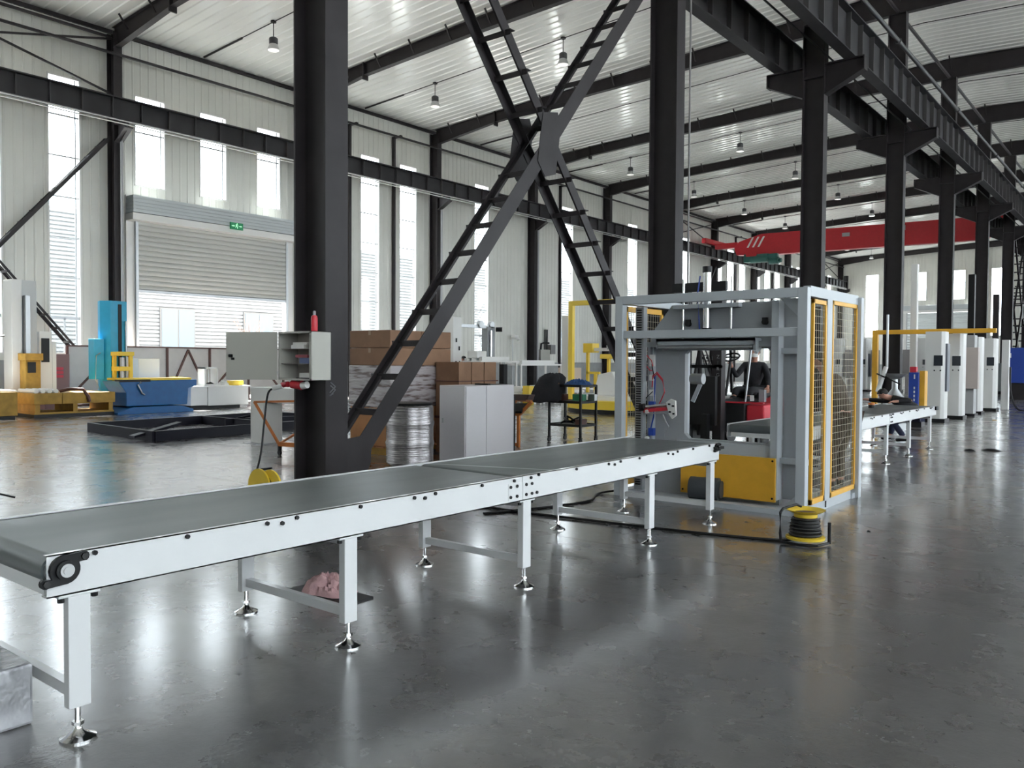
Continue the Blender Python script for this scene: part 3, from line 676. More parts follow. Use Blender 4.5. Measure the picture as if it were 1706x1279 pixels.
part(MB().box(XL+.1, 8.50, 1.88, XRt-.1, 8.56, 1.97), 'cross_rail', MGREY, .004)
part(MB().box(XL, 8.5, 0.0, XRt, 8.62, .055).box(XL, 10.1, 0.0, XRt, 10.25, .06).box(XL, 8.62, 0, XL+.12, 10.1, .06).box(XRt-.10, 8.62, 0, XRt-.02, 10.1, .10).box(-5.0, 8.7, .0, -3.1, 10.1, .03), 'base_frame', MGREY)
# ring plate with chamfered square opening, facing the camera conveyor
def ringplate(y0, y1, o, name, mt):
    x0, x1, z0, z1 = -4.54, -3.47, .70, 1.76; c = .06
    inner = [(x0+c, z0), (x1-c, z0), (x1, z0+c), (x1, z1-c), (x1-c, z1), (x0+c, z1), (x0, z1-c), (x0, z0+c)]
    ox0, ox1, oz0, oz1 = -5.0, -3.38, .03, 2.28
    outer = [(ox0+.0, oz0), (ox1, oz0), (ox1, z0), (ox1, oz1), (ox1, oz1), (ox0+.28, oz1), (ox0, oz1-.34), (ox0, z0)]
    m = MB(); k = len(inner)
    for i in range(k):
        j = (i+1) % k; a, b, c_, d = inner[i], inner[j], outer[j], outer[i]
        for yy in (y0, y1): m.quad((a[0], yy, a[1]), (b[0], yy, b[1]), (c_[0], yy, c_[1]), (d[0], yy, d[1]))
        m.quad((a[0], y0, a[1]), (b[0], y0, b[1]), (b[0], y1, b[1]), (a[0], y1, a[1]))
        m.quad((d[0], y0, d[1]), (c_[0], y0, c_[1]), (c_[0], y1, c_[1]), (d[0], y1, d[1]))
    part(m, name, mt)
ringplate(8.92, 9.0, 0, 'ring_plate', MGREY2)
part(MB().box(-4.98, 8.86, .55, -4.93, 8.92, 1.78), 'upright', MGREY); part(MB().box(-3.44, 8.78, .1, -3.36, 8.92, 2.28), 'upright', MGREY)
part(MB().box(-5.0, 8.80, 1.78, -3.40, 8.92, 1.84), 'header_ledge', MGREY2)
part(MB().box(-3.36, 8.95, 1.76, -3.05, 9.0, 2.28), 'side_panel', MGREY2); part(MB().box(-3.36, 8.95, .56, -3.05, 9.0, 1.70), 'side_panel', MGREY2); part(MB().box(-3.36, 8.95, .1, -3.05, 9.0, .50), 'side_panel', MGREY2)
part(MB().box(-3.36, 8.86, 1.70, -3.05, 8.95, 1.76).box(-3.36, 8.86, .50, -3.05, 8.95, .56), 'shelf_rail', MGREY)
part(MB().prism([(-3.05, 2.28), (-3.05, 2.05), (-3.28, 2.28)], 'y', 8.60, 8.61), 'corner_gusset', MGREY); part(MB().prism([(-3.05, .06), (-3.05, .28), (-3.28, .06)], 'y', 8.84, 8.85), 'corner_gusset', MGREY)
part(MB().box(-4.6, 8.84, .55, -3.46, 8.92, .68), 'sill_plate', MGREY)
yp = part(MB().box(-4.50, 8.76, .08, -3.37, 8.80, .56), 'yellow_cover', YEL, .003)
for (x, z) in ((-3.40, .12), (-3.40, .53), (-4.47, .12)): part(MB().cyl((x, 8.755, z), (x, 8.76, z), .012, n=8), 'screw', BLACK, parent=mc)
# mesh guards
def guard(name_, axis, c, a0, a1, z0, z1, t=.035, nu=6, dz=.075):
    f = MB()
    def B(m, p, q, r, s_, d=.03):
        if axis == 'x': m.box(c-d/2, p, r, c+d/2, q, s_)
        else: m.box(p, c-d/2, r, q, c+d/2, s_)
    B(f, a0, a0+t, z0, z1); B(f, a1-t, a1, z0, z1); B(f, a0, a1, z0, z0+t*1.6); B(f, a0, a1, z1-t*1.3, z1)
    g_ = part(f, name_, YEL, .002)
    m = MB(); u = a0+t+dz*.5
    while u < a1-t:
        B(m, u-.0019, u+.0019, z0+t, z1-t, .004); u += dz*.80
    z = z0+t+dz
    while z < z1-t: B(m, a0+t, a1-t, z-.0019, z+.0019, .004); z += dz
    o = m.build('wire_mesh', mat('mesh_wire', (.45, .40, .30), .5), g_); o['kind'] = 'stuff'
guard('mesh_guard', 'x', XRt-.015, 8.68, 9.10, .11, 2.27)
guard('mesh_guard', 'x', XRt-.015, 9.30, 10.19, .11, 2.29)
guard('mesh_guard', 'x', XL+.05, 8.62, 9.55, .11, 2.27, .05)
guard('mesh_guard', 'y', 10.2, -5.12, -4.75, 1.85, 2.27, .05)
# cable carrier on the left inside
part(MB().box(-5.10, 8.72, .06, -4.99, 8.80, 2.26), 'carrier_rail', MGREY2)
cmx = MB()
for i in range(72): cmx.box(-5.075, 8.70, .12+i*.0295, -5.015, 8.72, .135+i*.0295)
part(cmx, 'cable_carrier', BLACK)
# pneumatic press bar and cylinder
part(MB().cyl((-4.25, 8.88, 2.0), (-4.25, 8.88, 2.66), .046, n=20), 'press_cylinder', CHROME, 0, True)
part(MB().cyl((-4.25, 8.88, 2.64), (-4.25, 8.88, 2.71), .055, n=16).cyl((-4.25, 8.88, 1.95), (-4.25, 8.88, 2.0), .055, n=16), 'cylinder_cap', BLACK, 0, True)
for x in (-4.55, -3.95): part(MB().cyl((x, 8.88, 1.86), (x, 8.88, 2.58), .014, n=10), 'guide_rod', CHROME, 0, True)
part(MB().box(-4.66, 8.82, 2.23, -3.84, 8.94, 2.27), 'cylinder_plate', MGREY)
part(MB().box(-4.82, 8.72, 1.80, -3.60, 8.735, 1.875).box(-4.82, 8.72, 1.845, -3.60, 8.88, 1.875).box(-4.82, 8.87, 1.74, -3.60, 8.885, 1.85).box(-4.82, 8.72, 1.76, -4.80, 8.88, 1.85).prism([(8.72, 1.87), (8.88, 1.87), (8.88, 1.76), (8.78, 1.70), (8.72, 1.74)], 'x', -3.62, -3.59), 'press_bar', MGREY)
part(MB().cyl((-4.79, 8.735, 1.775), (-3.63, 8.735, 1.775), .022, n=14), 'press_roller', GALV, 0, True)
part(MB().tube([(-4.32, 8.84, 2.6), (-4.33, 8.80, 2.4), (-4.31, 8.8, 2.1), (-4.32, 8.84, 1.98)], .008), 'air_hose', BLUEB, 0, True)
for x in (-4.48, -3.55): part(MB().cyl((x, 8.90, 2.05), (x, 8.84, 2.05), .03, n=10).box(x-.02, 8.83, 2.03, x+.04, 8.86, 2.10), 'valve', BLACK)
# left-hand pneumatic bits
part(MB().cyl((-4.98, 8.74, 1.06), (-4.66, 8.74, 1.10), .022, n=12), 'film_cylinder', CHROME, 0, True)
part(MB().bar((-4.98, 8.73, 1.015), (-4.64, 8.73, 1.055), .03, .04), 'red_bar', REDB)
part(MB().cyl((-5.03, 8.73, 1.05), (-4.97, 8.73, 1.06), .045, n=12), 'knob', BLACK, 0, True)
bp = MB(); bp.prism([(-4.66, 1.13), (-4.60, 1.17), (-4.54, 1.15), (-4.53, .98), (-4.58, .94), (-4.62, .99)], 'y', 8.68, 8.71); part(bp, 'slotted_plate', WHITEC)
part(MB().box(-4.63, 8.672, 1.10, -4.60, 8.68, 1.12).box(-4.58, 8.672, 1.08, -4.55, 8.68, 1.10).box(-4.62, 8.672, 1.01, -4.59, 8.68, 1.03).box(-4.57, 8.672, .99, -4.545, 8.68, 1.01), 'slot', BLACK)
part(MB().tube([(-4.98, 8.72, .98), (-4.7, 8.72, 1.0), (-4.6, 8.72, .96)], .008).tube([(-4.72, 8.72, .98), (-4.68, 8.72, .9), (-4.64, 8.72, .84)], .009).tube([(-4.64, 8.72, .84), (-4.69, 8.73, .78), (-4.70, 8.73, .72)], .003), 'linkage', GALV, 0, True)
for i, (zz, rr) in enumerate(((1.30, 0), (1.28, .02))):
    part(MB().tube([(-4.90, 8.78, 1.30), (-4.88, 8.76, 1.42+rr), (-4.82, 8.75, 1.46+rr), (-4.74, 8.74, 1.38+rr), (-4.71, 8.74, 1.25), (-4.76, 8.74, 1.14), (-4.79, 8.74, 1.09)], .007), 'air_hose', REDB, 0, True)
part(MB().tube([(-4.86, 8.78, 1.45), (-4.86, 8.77, 1.25), (-4.87, 8.77, .95), (-4.92, 8.77, .75), (-4.9, 8.77, .6)], .009), 'air_hose', BLUEB, 0, True)
part(MB().tube([(-4.92, 8.77, 1.65), (-4.88, 8.76, 1.5), (-4.86, 8.76, 1.4)], .006).tube([(-4.88, 8.76, 1.25), (-4.97, 8.76, 1.17), (-4.97, 8.76, 1.1), (-4.88, 8.76, 1.02)], .006), 'air_hose', BLACK, 0, True)
part(MB().tube([(-4.97, 8.77, 1.68), (-4.9, 8.76, 1.62), (-4.88, 8.76, 1.55)], .006).tube([(-4.97, 8.77, 1.55), (-4.92, 8.76, 1.5), (-4.88, 8.76, 1.5)], .006), 'air_hose', REDB, 0, True)
part(MB().box(-4.975, 8.80, .55, -4.94, 8.92, 1.78), 'valve_panel', mat('valve_panel_grey', (.30, .31, .33), .5))
vb = MB()
for z in (1.62, 1.38, 1.20, 1.55): vb.box(-4.93, 8.76, z, -4.87, 8.80, z+.07)
part(vb, 'valve_block', WHITEC)
for z in (1.04, .72): part(MB().box(-4.93, 8.75, z, -4.86, 8.80, z+.09), 'valve_block', BLUEB); part(MB().cyl((-4.93, 8.74, z-.03), (-4.93, 8.70, z-.03), .022, n=12), 'pressure_gauge', WHITEC, 0, True)
# film roller seen inside the tunnel
part(MB().cyl((-4.62, 9.25, 1.40), (-4.46, 9.25, 1.40), .065, n=20), 'film_roller', GALV, 0, True)
part(MB().bar((-4.60, 9.25, 1.12), (-4.50, 9.25, 1.34), .02, .05, (1, 0, 0)), 'roller_bracket', MGREY)
# drive motor wheel behind the yellow cover
part(MB().cyl((-4.30, 8.62, .17), (-3.98, 8.68, .17), .13, n=24).cyl((-3.98, 8.68, .17), (-3.95, 8.685, .17), .10, n=24), 'drive_wheel', mat('dark_motor_grey', (.05, .055, .06), .5), 0, True)
part(MB().box(-4.45, 8.55, .03, -3.7, 8.60, .05), 'motor_mount', MGREY)
part(MB().cyl((XRt-.04, 9.2, .02), (XRt-.04, 9.2, .09), .03, n=10), 'foot_bolt', BLACK)
part(MB().cyl((XRt-.05, 8.7, 2.2), (XRt-.12, 8.7, 2.2), .02, n=8), 'work_light', WHITEC)

# ================================================================= NEAR CLUTTER
# wrapped block lower left
wb_ = MB(); wb_.box(-4.42, .85, .0, -3.87, 1.48, .27); o = wb_.build('wrapped_block', mat('clear_film_wrap', (.42, .42, .44), .2, .2, noise=.35, scale=5, bump=.8, bscale=11, stretch=(4, 1, .8)), None, bevel=.015); tag(o, 'low block wrapped in clear film under the near end of the conveyor', 'block')
# rag
def cloth(name, cx, cy, cz, rx, ry, h, mt, label, cat, seed=3, n=22, z0=0.004):
    from mathutils import noise as NZ
    sc = 2.2/max(rx, ry); v = []; f = []; w_ = n*2
    for j in range(n+1):
        r = j/n
        for i in range(w_):
            t = 2*pi*i/w_; e = 1+.22*NZ.noise(Vector((cos(t)*1.3, sin(t)*1.3, seed*3.1)))+.10*NZ.noise(Vector((cos(t)*4, sin(t)*4, seed)))
            x, y = rx*r*e*cos(t), ry*r*e*sin(t); q = Vector((x*sc, y*sc, seed*1.7))
            fold = 1-abs(NZ.noise(q+Vector((NZ.noise(q*1.5), 0, 0))))*2.2; f2 = 1-abs(NZ.noise(q*2.3+Vector((5, 1, 2))))*2
            v.append((cx+x, cy+y, cz+z0+h*max(0, (1-r**3)*(.12+.6*fold+.38*f2))))
    for j in range(n):
        for i in range(w_): f.append((j*w_+i, j*w_+(i+1) % w_, (j+1)*w_+(i+1) % w_, (j+1)*w_+i))
    m = MB(); m.add(v, f); o = m.build(name, mt, None, True); tag(o, label, cat); return o
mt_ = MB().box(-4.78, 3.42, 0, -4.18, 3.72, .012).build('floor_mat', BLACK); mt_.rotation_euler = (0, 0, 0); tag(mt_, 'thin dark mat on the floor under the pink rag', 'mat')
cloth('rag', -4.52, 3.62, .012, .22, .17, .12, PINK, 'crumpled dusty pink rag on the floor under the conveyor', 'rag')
# cable reels
def reel(name, label, loc, tilt=None):
    t = thing(name, label, 'cable reel', loc, 0, 'yellow cable reels')
    m = MB(); m.lathe((0, 0, .27), [(.10, 0), (.105, .0), (.165, .03), (.168, .036), (.12, .02), (.10, .01), (.10, -.03), (.09, -.03), (.09, .0)], 28); m.build('flange', YEL2, t, True, world=False)
    m = MB(); m.lathe((0, 0, .045), [(.165, .0), (.168, .02), (.12, .03), (.09, .03), (.09, 0)], 28); m.build('flange', YEL2, t, True, world=False)
    m = MB(); m.lathe((0, 0, 0), [(.05, .03), (.09, .05), (.09, .28), (.05, .285)], 20); m.build('core', BROWN, t, True, world=False)
    pts = []; N = 300
    for i in range(N): a = i*2*pi/20; pts.append(((.105+.012*sin(i*.11)+.02*(1-i/N))*cos(a), (.105+.012*sin(i*.11)+.02*(1-i/N))*sin(a), .08+.15*i/N))
    m = MB(); m.tube(pts, .010, 5); m.build('wound_cable', mat('black_rubber', (.02, .02, .02), .55), t, True, world=False)
    m = MB(); m.tube([(-.22, -.02, .02), (-.23, -.02, .1), (-.23, -.02, .28), (-.20, 0, .31), (-.05, .1, .33), (0, .12, .31)], .012, 8); m.tube([(-.22, -.02, .02), (-.1, -.12, .015), (.05, -.16, .015), (.19, -.06, .02)], .012, 8)
    m.tube([(.19, -.06, .012), (.19, -.06, .2)], .016, 8); m.build('stand', BLACK, t, True, world=False)
    return t
reel('cable_reel', 'yellow and black cable reel standing on the floor by the wrapping machine corner', (-2.53, 7.31, 0), None).rotation_euler = (0, 0, radians(38))
r2 = thing('cable_reel', 'yellow cable reel lying at the foot of the main column, behind the conveyor', 'cable reel', (-7.75, 5.3, 0), 0, 'yellow cable reels')
for k, d in enumerate((0, .16)):
    m = MB(); m.lathe((-7.80+d*1.0, 5.28+d*.2, .21), [(.14, 0), (.20, 0), (.20, .02), (.14, .02)], 28, 'y'); m.build('flange', YEL2, r2, True)
m = MB(); m.lathe((-7.72, 5.30, .21), [(.13, 0), (.13, .1)], 20, 'y'); m.build('wound_cable', BLACK, r2, True)
m = MB(); m.tube([(-7.95, 5.35, .02), (-7.95, 5.36, .3), (-7.93, 5.40, .38), (-7.8, 5.45, .40)], .013).tube([(-7.95, 5.35, .013), (-7.5, 5.25, .013)], .013); m.build('stand', BLACK, r2, True)
# floor cables
def cable(name, pts, r, label, mt=BLACK):
    P = [Vector(p) for p in pts]; out = []
    for i in range(len(P)-1):
        p0, p1, p2, p3 = P[max(i-1, 0)], P[i], P[i+1], P[min(i+2, len(P)-1)]
        for k in range(8):
            t = k/8; out.append(.5*((2*p1)+(-p0+p2)*t+(2*p0-5*p1+4*p2-p3)*t*t+(-p0+3*p1-3*p2+p3)*t**3))
    out.append(P[-1]); m = MB(); m.tube(out, r, 6); o = m.build(name, mt, None, True); tag(o, label, 'cable'); return o
cable('floor_cable', [(-7.9, 5.0, .014), (-7.3, 6.3, .014), (-6.4, 6.75, .014), (-5.33, 6.82, .014), (-4.6, 6.9, .014), (-3.88, 6.98, .014), (-3.2, 7.1, .014), (-2.72, 7.25, .014), (-2.62, 7.33, .05)], .014, 'long black cable on the floor running under the conveyor to the right-hand reel')
cable('floor_cable', [(-5.6, 6.5, .013), (-5.3, 7.3, .013), (-5.2, 7.9, .013), (-5.4, 8.4, .013), (-5.2, 8.7, .05)], .013, 'short black cable looping left of the wrapping machine base')
cable('floor_cable', [(-5.2, 1.9, .8), (-5.3, 1.7, .86), (-5.5, 1.5, .83), (-5.7, 1.2, .6), (-5.8, 1.0, .012)], .006, 'thin black cable rising at the left picture edge beyond the conveyor')
# gloves / debris
for i, (x, y, s, lab) in enumerate(((-2.93, 17.1, .10, 'small black tool lying on the floor beyond the last conveyor'), (-2.62, 17.4, .17, 'black glove lying on the floor right of the last conveyor'), (-2.24, 8.2, .02, 'tiny dark nut on the floor near the cable reel'))):
    cloth('floor_debris' if i != 1 else 'glove', x, y, 0, s, s*.6, .04 if i < 2 else .015, BLACK, lab, 'debris' if i != 1 else 'glove', 5+i, 8)

# ---- electrical box on the main column
eb = thing('electrical_box', 'open grey electrical box hung on the main column, with papers inside', 'box', (-7.3, 5.5, 1.39))
BOXM = mat('box_grey', (.46, .45, .405), .45); BOXD = mat('box_inside', (.40, .37, .34), .6)
x0, x1, y0, y1, z0, z1 = -7.60, -7.03, 5.40, 5.66, 1.385, 1.905
m = MB(); t = .006
m.box(x0, y0, z0, x0+t, y1, z1).box(x1-t, y0, z0, x1, y1, z1).box(x0, y0, z0, x1, y1, z0+t).box(x0, y0, z1-t, x1, y1, z1).box(x0, y1-t, z0, x1, y1, z1)
m.box(x1-.035, y0-.002, z0, x1, y0+.004, z1).box(x0, y0-.002, z0, x0+.02, y0+.004, z1).box(x0, y0-.002, z1-.02, x1, y0+.004, z1).box(x0, y0-.002, z0, x1, y0+.004, z0+.02)
m.build('body', BOXM, eb)
m = MB(); m.box(x0+.02, y1-.02, z0+.02, x1-.02, y1-.012, z1-.02); m.build('back_plate', BOXD, eb)
m = MB(); m.box(x0+.01, y0+.03, 1.56, x1-.01, y1-.02, 1.565).box(x0+.01, y0+.03, 1.72, x1-.01, y1-.02, 1.725); m.build('shelf', BOXD, eb)
a = radians(29); dd = Vector((-cos(a), -sin(a), 0)); nn = Vector((sin(a), -cos(a), 0)); h0 = Vector((x0-.004, y0-.008, 0))
def dbox(m, u0, u1, z0, z1, d0, d1):
    P = [h0+dd*u+nn*d+Vector((0, 0, z)) for z in (z0, z1) for (u, d) in ((u0, d0), (u1, d0), (u1, d1), (u0, d1))]
    m.add(P, [(3, 2, 1, 0), (4, 5, 6, 7), (0, 1, 5, 4), (1, 2, 6, 5), (2, 3, 7, 6), (3, 0, 4, 7)])
m = MB(); dbox(m, 0, .60, 1.385, 1.905, 0, .012); dr = m.build('door', BOXM, eb, bevel=.003)
m = MB(); dbox(m, .52, .56, 1.63, 1.66, .012, .03); dbox(m, .50, .535, 1.60, 1.625, .012, .02); m.build('latch', BLACK, dr)
for z in (1.44, 1.83):
    m = MB(); m.cyl((x0-.006, y0-.012, z), (x0-.006, y0-.012, z+.04), .008, n=8); m.build('hinge', GALV, dr)
pp = [(-7.42, 1.725, .22, .04, PAPER, 'white ledger on the top shelf of the electrical box'), (-7.40, 1.765, .24, .025, PAPER, 'thin white booklet topmost in the electrical box'), (-7.30, 1.565, .2, .06, mat('folder_blue', (.12, .16, .32), .6), 'blue folder on the middle shelf of the electrical box'),
      (-7.34, 1.628, .2, .03, mat('folder_red', (.35, .08, .1), .6), 'dark red folder resting on the blue one in the electrical box'), (-7.35, 1.392, .24, .02, BLACK, 'black pouch on the floor of the electrical box'), (-7.30, 1.414, .22, .05, PAPER, 'stack of white papers at the bottom of the electrical box')]
for i, (x, z, wd, h, mt2, lab) in enumerate(pp):
    o = MB().box(x-.0, 5.43+.01*(i % 3), z, x+wd, 5.62, z+h).build('paper_stack' if mt2 is PAPER else 'folder', mt2); tag(o, lab, 'papers' if mt2 is PAPER else 'folder')
bt = thing('bottle', 'red spray bottle with a grey cap standing on the electrical box', 'bottle', (-7.15, 5.53, 1.905))
m = MB(); m.lathe((-7.15, 5.53, 1.905), [(.034, 0), (.036, .01), (.036, .14), (.03, .165), (.014, .175)], 18); m.build('body', REDB, bt, True)
m = MB(); m.lathe((-7.15, 5.53, 2.075), [(.014, 0), (.016, .01), (.016, .045), (.008, .05)], 14); m.build('cap', mat('cap_grey', (.3, .3, .32), .4), bt, True)
pg = thing('power_plug', 'white and red cable plug hanging below the electrical box', 'plug', (-7.5, 5.45, 1.33))
m = MB(); m.cyl((-7.44, 5.46, 1.34), (-7.30, 5.48, 1.325), .045, n=12).cyl((-7.60, 5.45, 1.33), (-7.50, 5.45, 1.34), .03, n=10).cyl((-7.3, 5.48, 1.36), (-7.3, 5.48, 1.395), .02, n=8); m.build('red_socket', REDB, pg, True)
m = MB(); m.cyl((-7.73, 5.43, 1.29), (-7.58, 5.44, 1.32), .028, n=10).cyl((-7.29, 5.48, 1.325), (-7.22, 5.49, 1.34), .04, n=10); m.build('white_sleeve', PAPER, pg, True)
cable('hanging_cable', [(-7.73, 5.43, 1.29), (-7.80, 5.40, 1.22), (-7.84, 5.38, .9), (-7.88, 5.35, .5), (-8.0, 5.3, .18), (-8.15, 5.25, .02), (-8.2, 5.2, .014)], .011, 'black cable hanging from the plug under the electrical box to the floor')

# ---- large carton pallet
cb = thing('pallet', 'wooden pallet carrying the big carton stack behind the ladder brace', 'pallet', (-10.75, 10.2, 0))
m = MB()
for i in range(5): m.box(-11.3+i*.24, 9.46, .12, -11.1+i*.24, 10.96, .145)
m.build('deck_board', CARD2, cb)
for yy in (9.5, 10.13, 10.78): MB().box(-11.28, yy, .0, -10.2, yy+.12, .12).build('skid', WOOD, cb)
def carton(x0, y0, z0, x1, y1, z1, mt, label, group=None, bev=.012, name='carton'):
    t = thing(name, label, 'box', ((x0+x1)/2, (y0+y1)/2, z0), 0, group)
    MB().box(x0, y0, z0, x1, y1, z1).build('body', mt, t, bevel=bev)
    m = MB(); xm = (x0+x1)/2; m.box(xm-.03, y0-.001, z1-.08, xm+.03, y0, z1).box(xm-.03, y0, z1, xm+.03, y1, z1+.001); m.build('tape_strip', mat('packing_tape', (.42, .30, .2), .3), t)
    return t
carton(-11.25, 9.47, .15, -10.22, 10.9, .80, CARD2, 'orange-brown base carton at the bottom of the big stack')
fw2 = MB(); fw2.box(-11.27, 9.45, .80, -10.205, 10.95, 1.52); o = fw2.build('film_wrapped_load', FILM, None, bevel=.02); tag(o, 'grey film-wrapped middle section of the big carton stack', 'load')
i = 0
for z0_, z1_ in ((1.52, 1.82), (1.82, 2.12)):
    for (a0, a1) in ((9.46, 10.19), (10.20, 10.94)):
        lab = '%s carton of the %s layer of the big stack, under the ladder brace' % (['nearer', 'farther'][i % 2], ['lower unwrapped', 'topmost'][i//2])
        carton(-11.25, a0, z0_, -10.22, a1, z1_-.005, CARD, lab, 'brown cartons on the big stack'); i += 1
# drum
dm = thing('wrapped_drum', 'silver film-wrapped drum with a dark lid beside the big carton stack', 'drum', (-9.14, 8.87, 0))
m = MB(); pf = []
for i in range(25):
    z = .02+i*.038; pf.append((.36+(.012 if i in (8, 9, 16, 17) else 0)+.004*(i % 2)-(.03 if i in (0, 24) else 0), z))
m.lathe((-9.14, 8.87, 0), pf, 36); m.build('film_wrap', SILVER, dm, True)
m = MB(); m.lathe((-9.14, 8.87, .93), [(.34, 0), (.35, .03), (.3, .035)], 30); m.build('lid', BLACK, dm, True)
# white cabinet
wcab = thing('white_cabinet', 'plain white waist-high cabinet standing right of the film-wrapped drum', 'cabinet', (-8.85, 10.1, 0))
m = MB(); m.box(-9.12, 9.5, .0, -8.58, 10.72, 1.215); m.build('body', mat('white_cab_lilac', (.62, .59, .61), .35), wcab, bevel=.01)
m = MB(); m.box(-8.58, 9.52, .03, -8.565, 10.0, 1.2); m.build('side_door', mat('white_cab_lilac2', (.60, .58, .60), .35), wcab, bevel=.003)
m = MB(); m.box(-8.58, 10.01, .03, -8.565, 10.7, 1.2); m.build('side_door', mat('white_cab_lilac', (.62, .59, .61), .35), wcab, bevel=.003)
m = MB(); m.box(-9.06, 9.49, .62, -9.03, 9.5, .70); m.build('handle', GALV, wcab)
o = MB().box(-8.9, 10.1, 1.216, -8.62, 10.16, 1.24).box(-8.9, 10.2, 1.216, -8.7, 10.7, 1.225).build('steel_offcut', BLACK); tag(o, 'dark steel offcuts lying on the white cabinet', 'scrap')
o = MB().box(-9.05, 10.9, 1.0, -8.95, 11.0, 1.55).box(-9.15, 10.8, 0, -8.85, 11.1, 1.0).build('black_post', BLACK); tag(o, 'short black upright post behind the white cabinet', 'post')
wcr = thing('wooden_crate', 'brown wooden crate behind the white cabinet, beside the big stack', 'crate', (-10, 11, 0))
for i in range(3): MB().box(-10.17, 10.5+i*.34, .62+0, -9.62, 10.82+i*.34, 1.585).build('board', CARD, wcr, bevel=.006)
MB().box(-10.18, 10.48, 1.24, -9.60, 11.54, 1.26).box(-10.18, 10.48, .60, -9.60, 11.54, .64).build('batten', BROWN, wcr)
MB().box(-10.17, 10.5, 0, -9.62, 11.52, .60).build('base_box', CARD, wcr)

# ---- white portal frame and orange trolley
wt = thing('white_machine_frame', 'white portal-shaped machine frame standing left of the main column', 'machine frame', (-13.2, 9.6, 0))
MB().box(-13.85, 9.2, .80, -11.9, 9.65, 1.08).build('top_beam', WHITEC, wt, bevel=.01); MB().box(-13.85, 9.2, .012, -13.42, 9.62, .80).build('leg', WHITEC, wt, bevel=.01); MB().box(-12.3, 9.2, .012, -11.95, 9.62, .80).build('leg', WHITEC, wt, bevel=.01)
MB().box(-13.95, 9.1, 0, -13.3, 9.7, .012).build('foot_plate', GALV, wt)
oc = thing('orange_trolley_frame', 'slanted orange tube trolley frame in front of the white portal frame', 'trolley', (-11.8, 8.4, 0))
m = MB(); p1, p2, p3, p4 = (-12.3, 8.25, .88), (-11.35, 8.42, .92), (-10.95, 8.5, .19), (-11.72, 8.33, .19)
m.bar(p1, p2, .035, .035).bar(p2, p3, .035, .035).bar(p1, p4, .035, .035).bar(p4, p3, .04, .07); m.bar((-12.1, 8.95, .3), p4, .03, .03); m.bar((-12.1, 8.95, .3), (-11.3, 9.1, .3), .03, .03); m.build('tube_frame', ORANGE, oc)
for p in (p4, p3, (-12.1, 8.95, .3)):
    MB().cyl((p[0], p[1], .045), (p[0], p[1]+.03, .045), .045, n=14).box(p[0]-.02, p[1]-.01, .05, p[0]+.02, p[1]+.04, p[2]).build('caster', BLACK, oc)
# orange stand with tray
os_ = thing('orange_stand', 'orange-painted stand holding a dark tray, right of the white cabinet', 'stand', (-9.6, 12.1, 0))
m = MB(); m.bar((-9.52, 12.04, 0), (-9.52, 12.04, .62), .05, .05).bar((-9.95, 12.1, .61), (-9.5, 12.04, .61), .05, .05).bar((-9.5, 12.04, .61), (-9.22, 12.04, .86), .05, .05).bar((-9.9, 12.4, .86), (-9.22, 12.04, .87), .04, .04).bar((-9.95, 12.1, .05), (-9.52, 12.04, .05), .05, .06).bar((-9.95, 12.1, .0), (-9.95, 12.1, .62), .05, .05).bar((-9.9, 12.1, .62), (-9.85, 12.4, .86), .04, .04)
m.build('frame', ORANGE, os_)
m = MB(); m.add([(-9.78, 11.98, .66), (-9.42, 11.98, .68), (-9.34, 12.1, .83), (-9.74, 12.1, .81), (-9.78, 12.0, .62), (-9.42, 12.0, .64), (-9.34, 12.14, .80), (-9.74, 12.14, .78)], [(0, 1, 2, 3), (7, 6, 5, 4), (0, 4, 5, 1), (1, 5, 6, 2), (2, 6, 7, 3), (3, 7, 4, 0)]); m.build('tray', BLACK, os_)
m = MB(); m.prism([(-9.66, .87), (-9.72, .98), (-9.34, .98), (-9.38, .87)], 'y', 12.12, 12.3); m.build('pan', mat('pan_brown', (.10, .07, .065), .5), os_)
# ---- tool cart
ct = thing('tool_cart', 'black three-tier workshop cart on casters behind the conveyor', 'cart', (-9.35, 13.6, 0))
cx0, cx1, cy0, cy1 = -9.77, -9.02, 13.35, 13.9
for (x, y) in ((cx0, cy0), (cx1, cy0), (cx0, cy1), (cx1, cy1)):
    MB().box(x-.02, y-.02, .11, x+.02, y+.02, 1.14).build('leg', BLACK, ct)
    MB().cyl((x-.015, y, .05), (x+.015, y, .05), .05, n=14).box(x-.03, y-.03, .09, x+.03, y+.03, .11).build('caster', BLACK, ct)
for z in (.34, .80, 1.12):
    MB().box(cx0, cy0, z, cx1, cy1, z+.012).box(cx0, cy0-.01, z-.02, cx1, cy0, z+.03).box(cx0, cy1, z-.02, cx1, cy1+.01, z+.03).box(cx0-.01, cy0, z-.02, cx0, cy1, z+.03).box(cx1, cy0, z-.02, cx1+.01, cy1, z+.03).build('shelf', BLACK, ct)
jk = MB(); n = 20; rows = [(1.36, .10, .05), (1.33, .20, .10), (1.26, .27, .14), (1.12, .31, .15), (.98, .34, .15), (.86, .38, .14), (.80, .36, .12)]
v = []; f = []
for j, (z, rx, ry) in enumerate(rows):
    for i in range(n):
        t = 2*pi*i/n; k = 1+.12*sin(5*t+j)+.07*sin(8*t-j*2)
        v.append((-9.70+.70*rx*k*cos(t)-.03*j*.8-.627*ry*k*sin(t)+.05, 13.35+.627*rx*k*cos(t)-.02*j+.779*ry*k*sin(t), z+.025*sin(4*t+j)))
for j in range(len(rows)-1):
    for i in range(n): f.append((j*n+i, j*n+(i+1) % n, (j+1)*n+(i+1) % n, (j+1)*n+i))
f.append(tuple(range(n))); jk.add(v, f); o = jk.build('jacket', DARKCL, None, True); tag(o, 'dark jacket slung over the left end of the black cart', 'jacket')
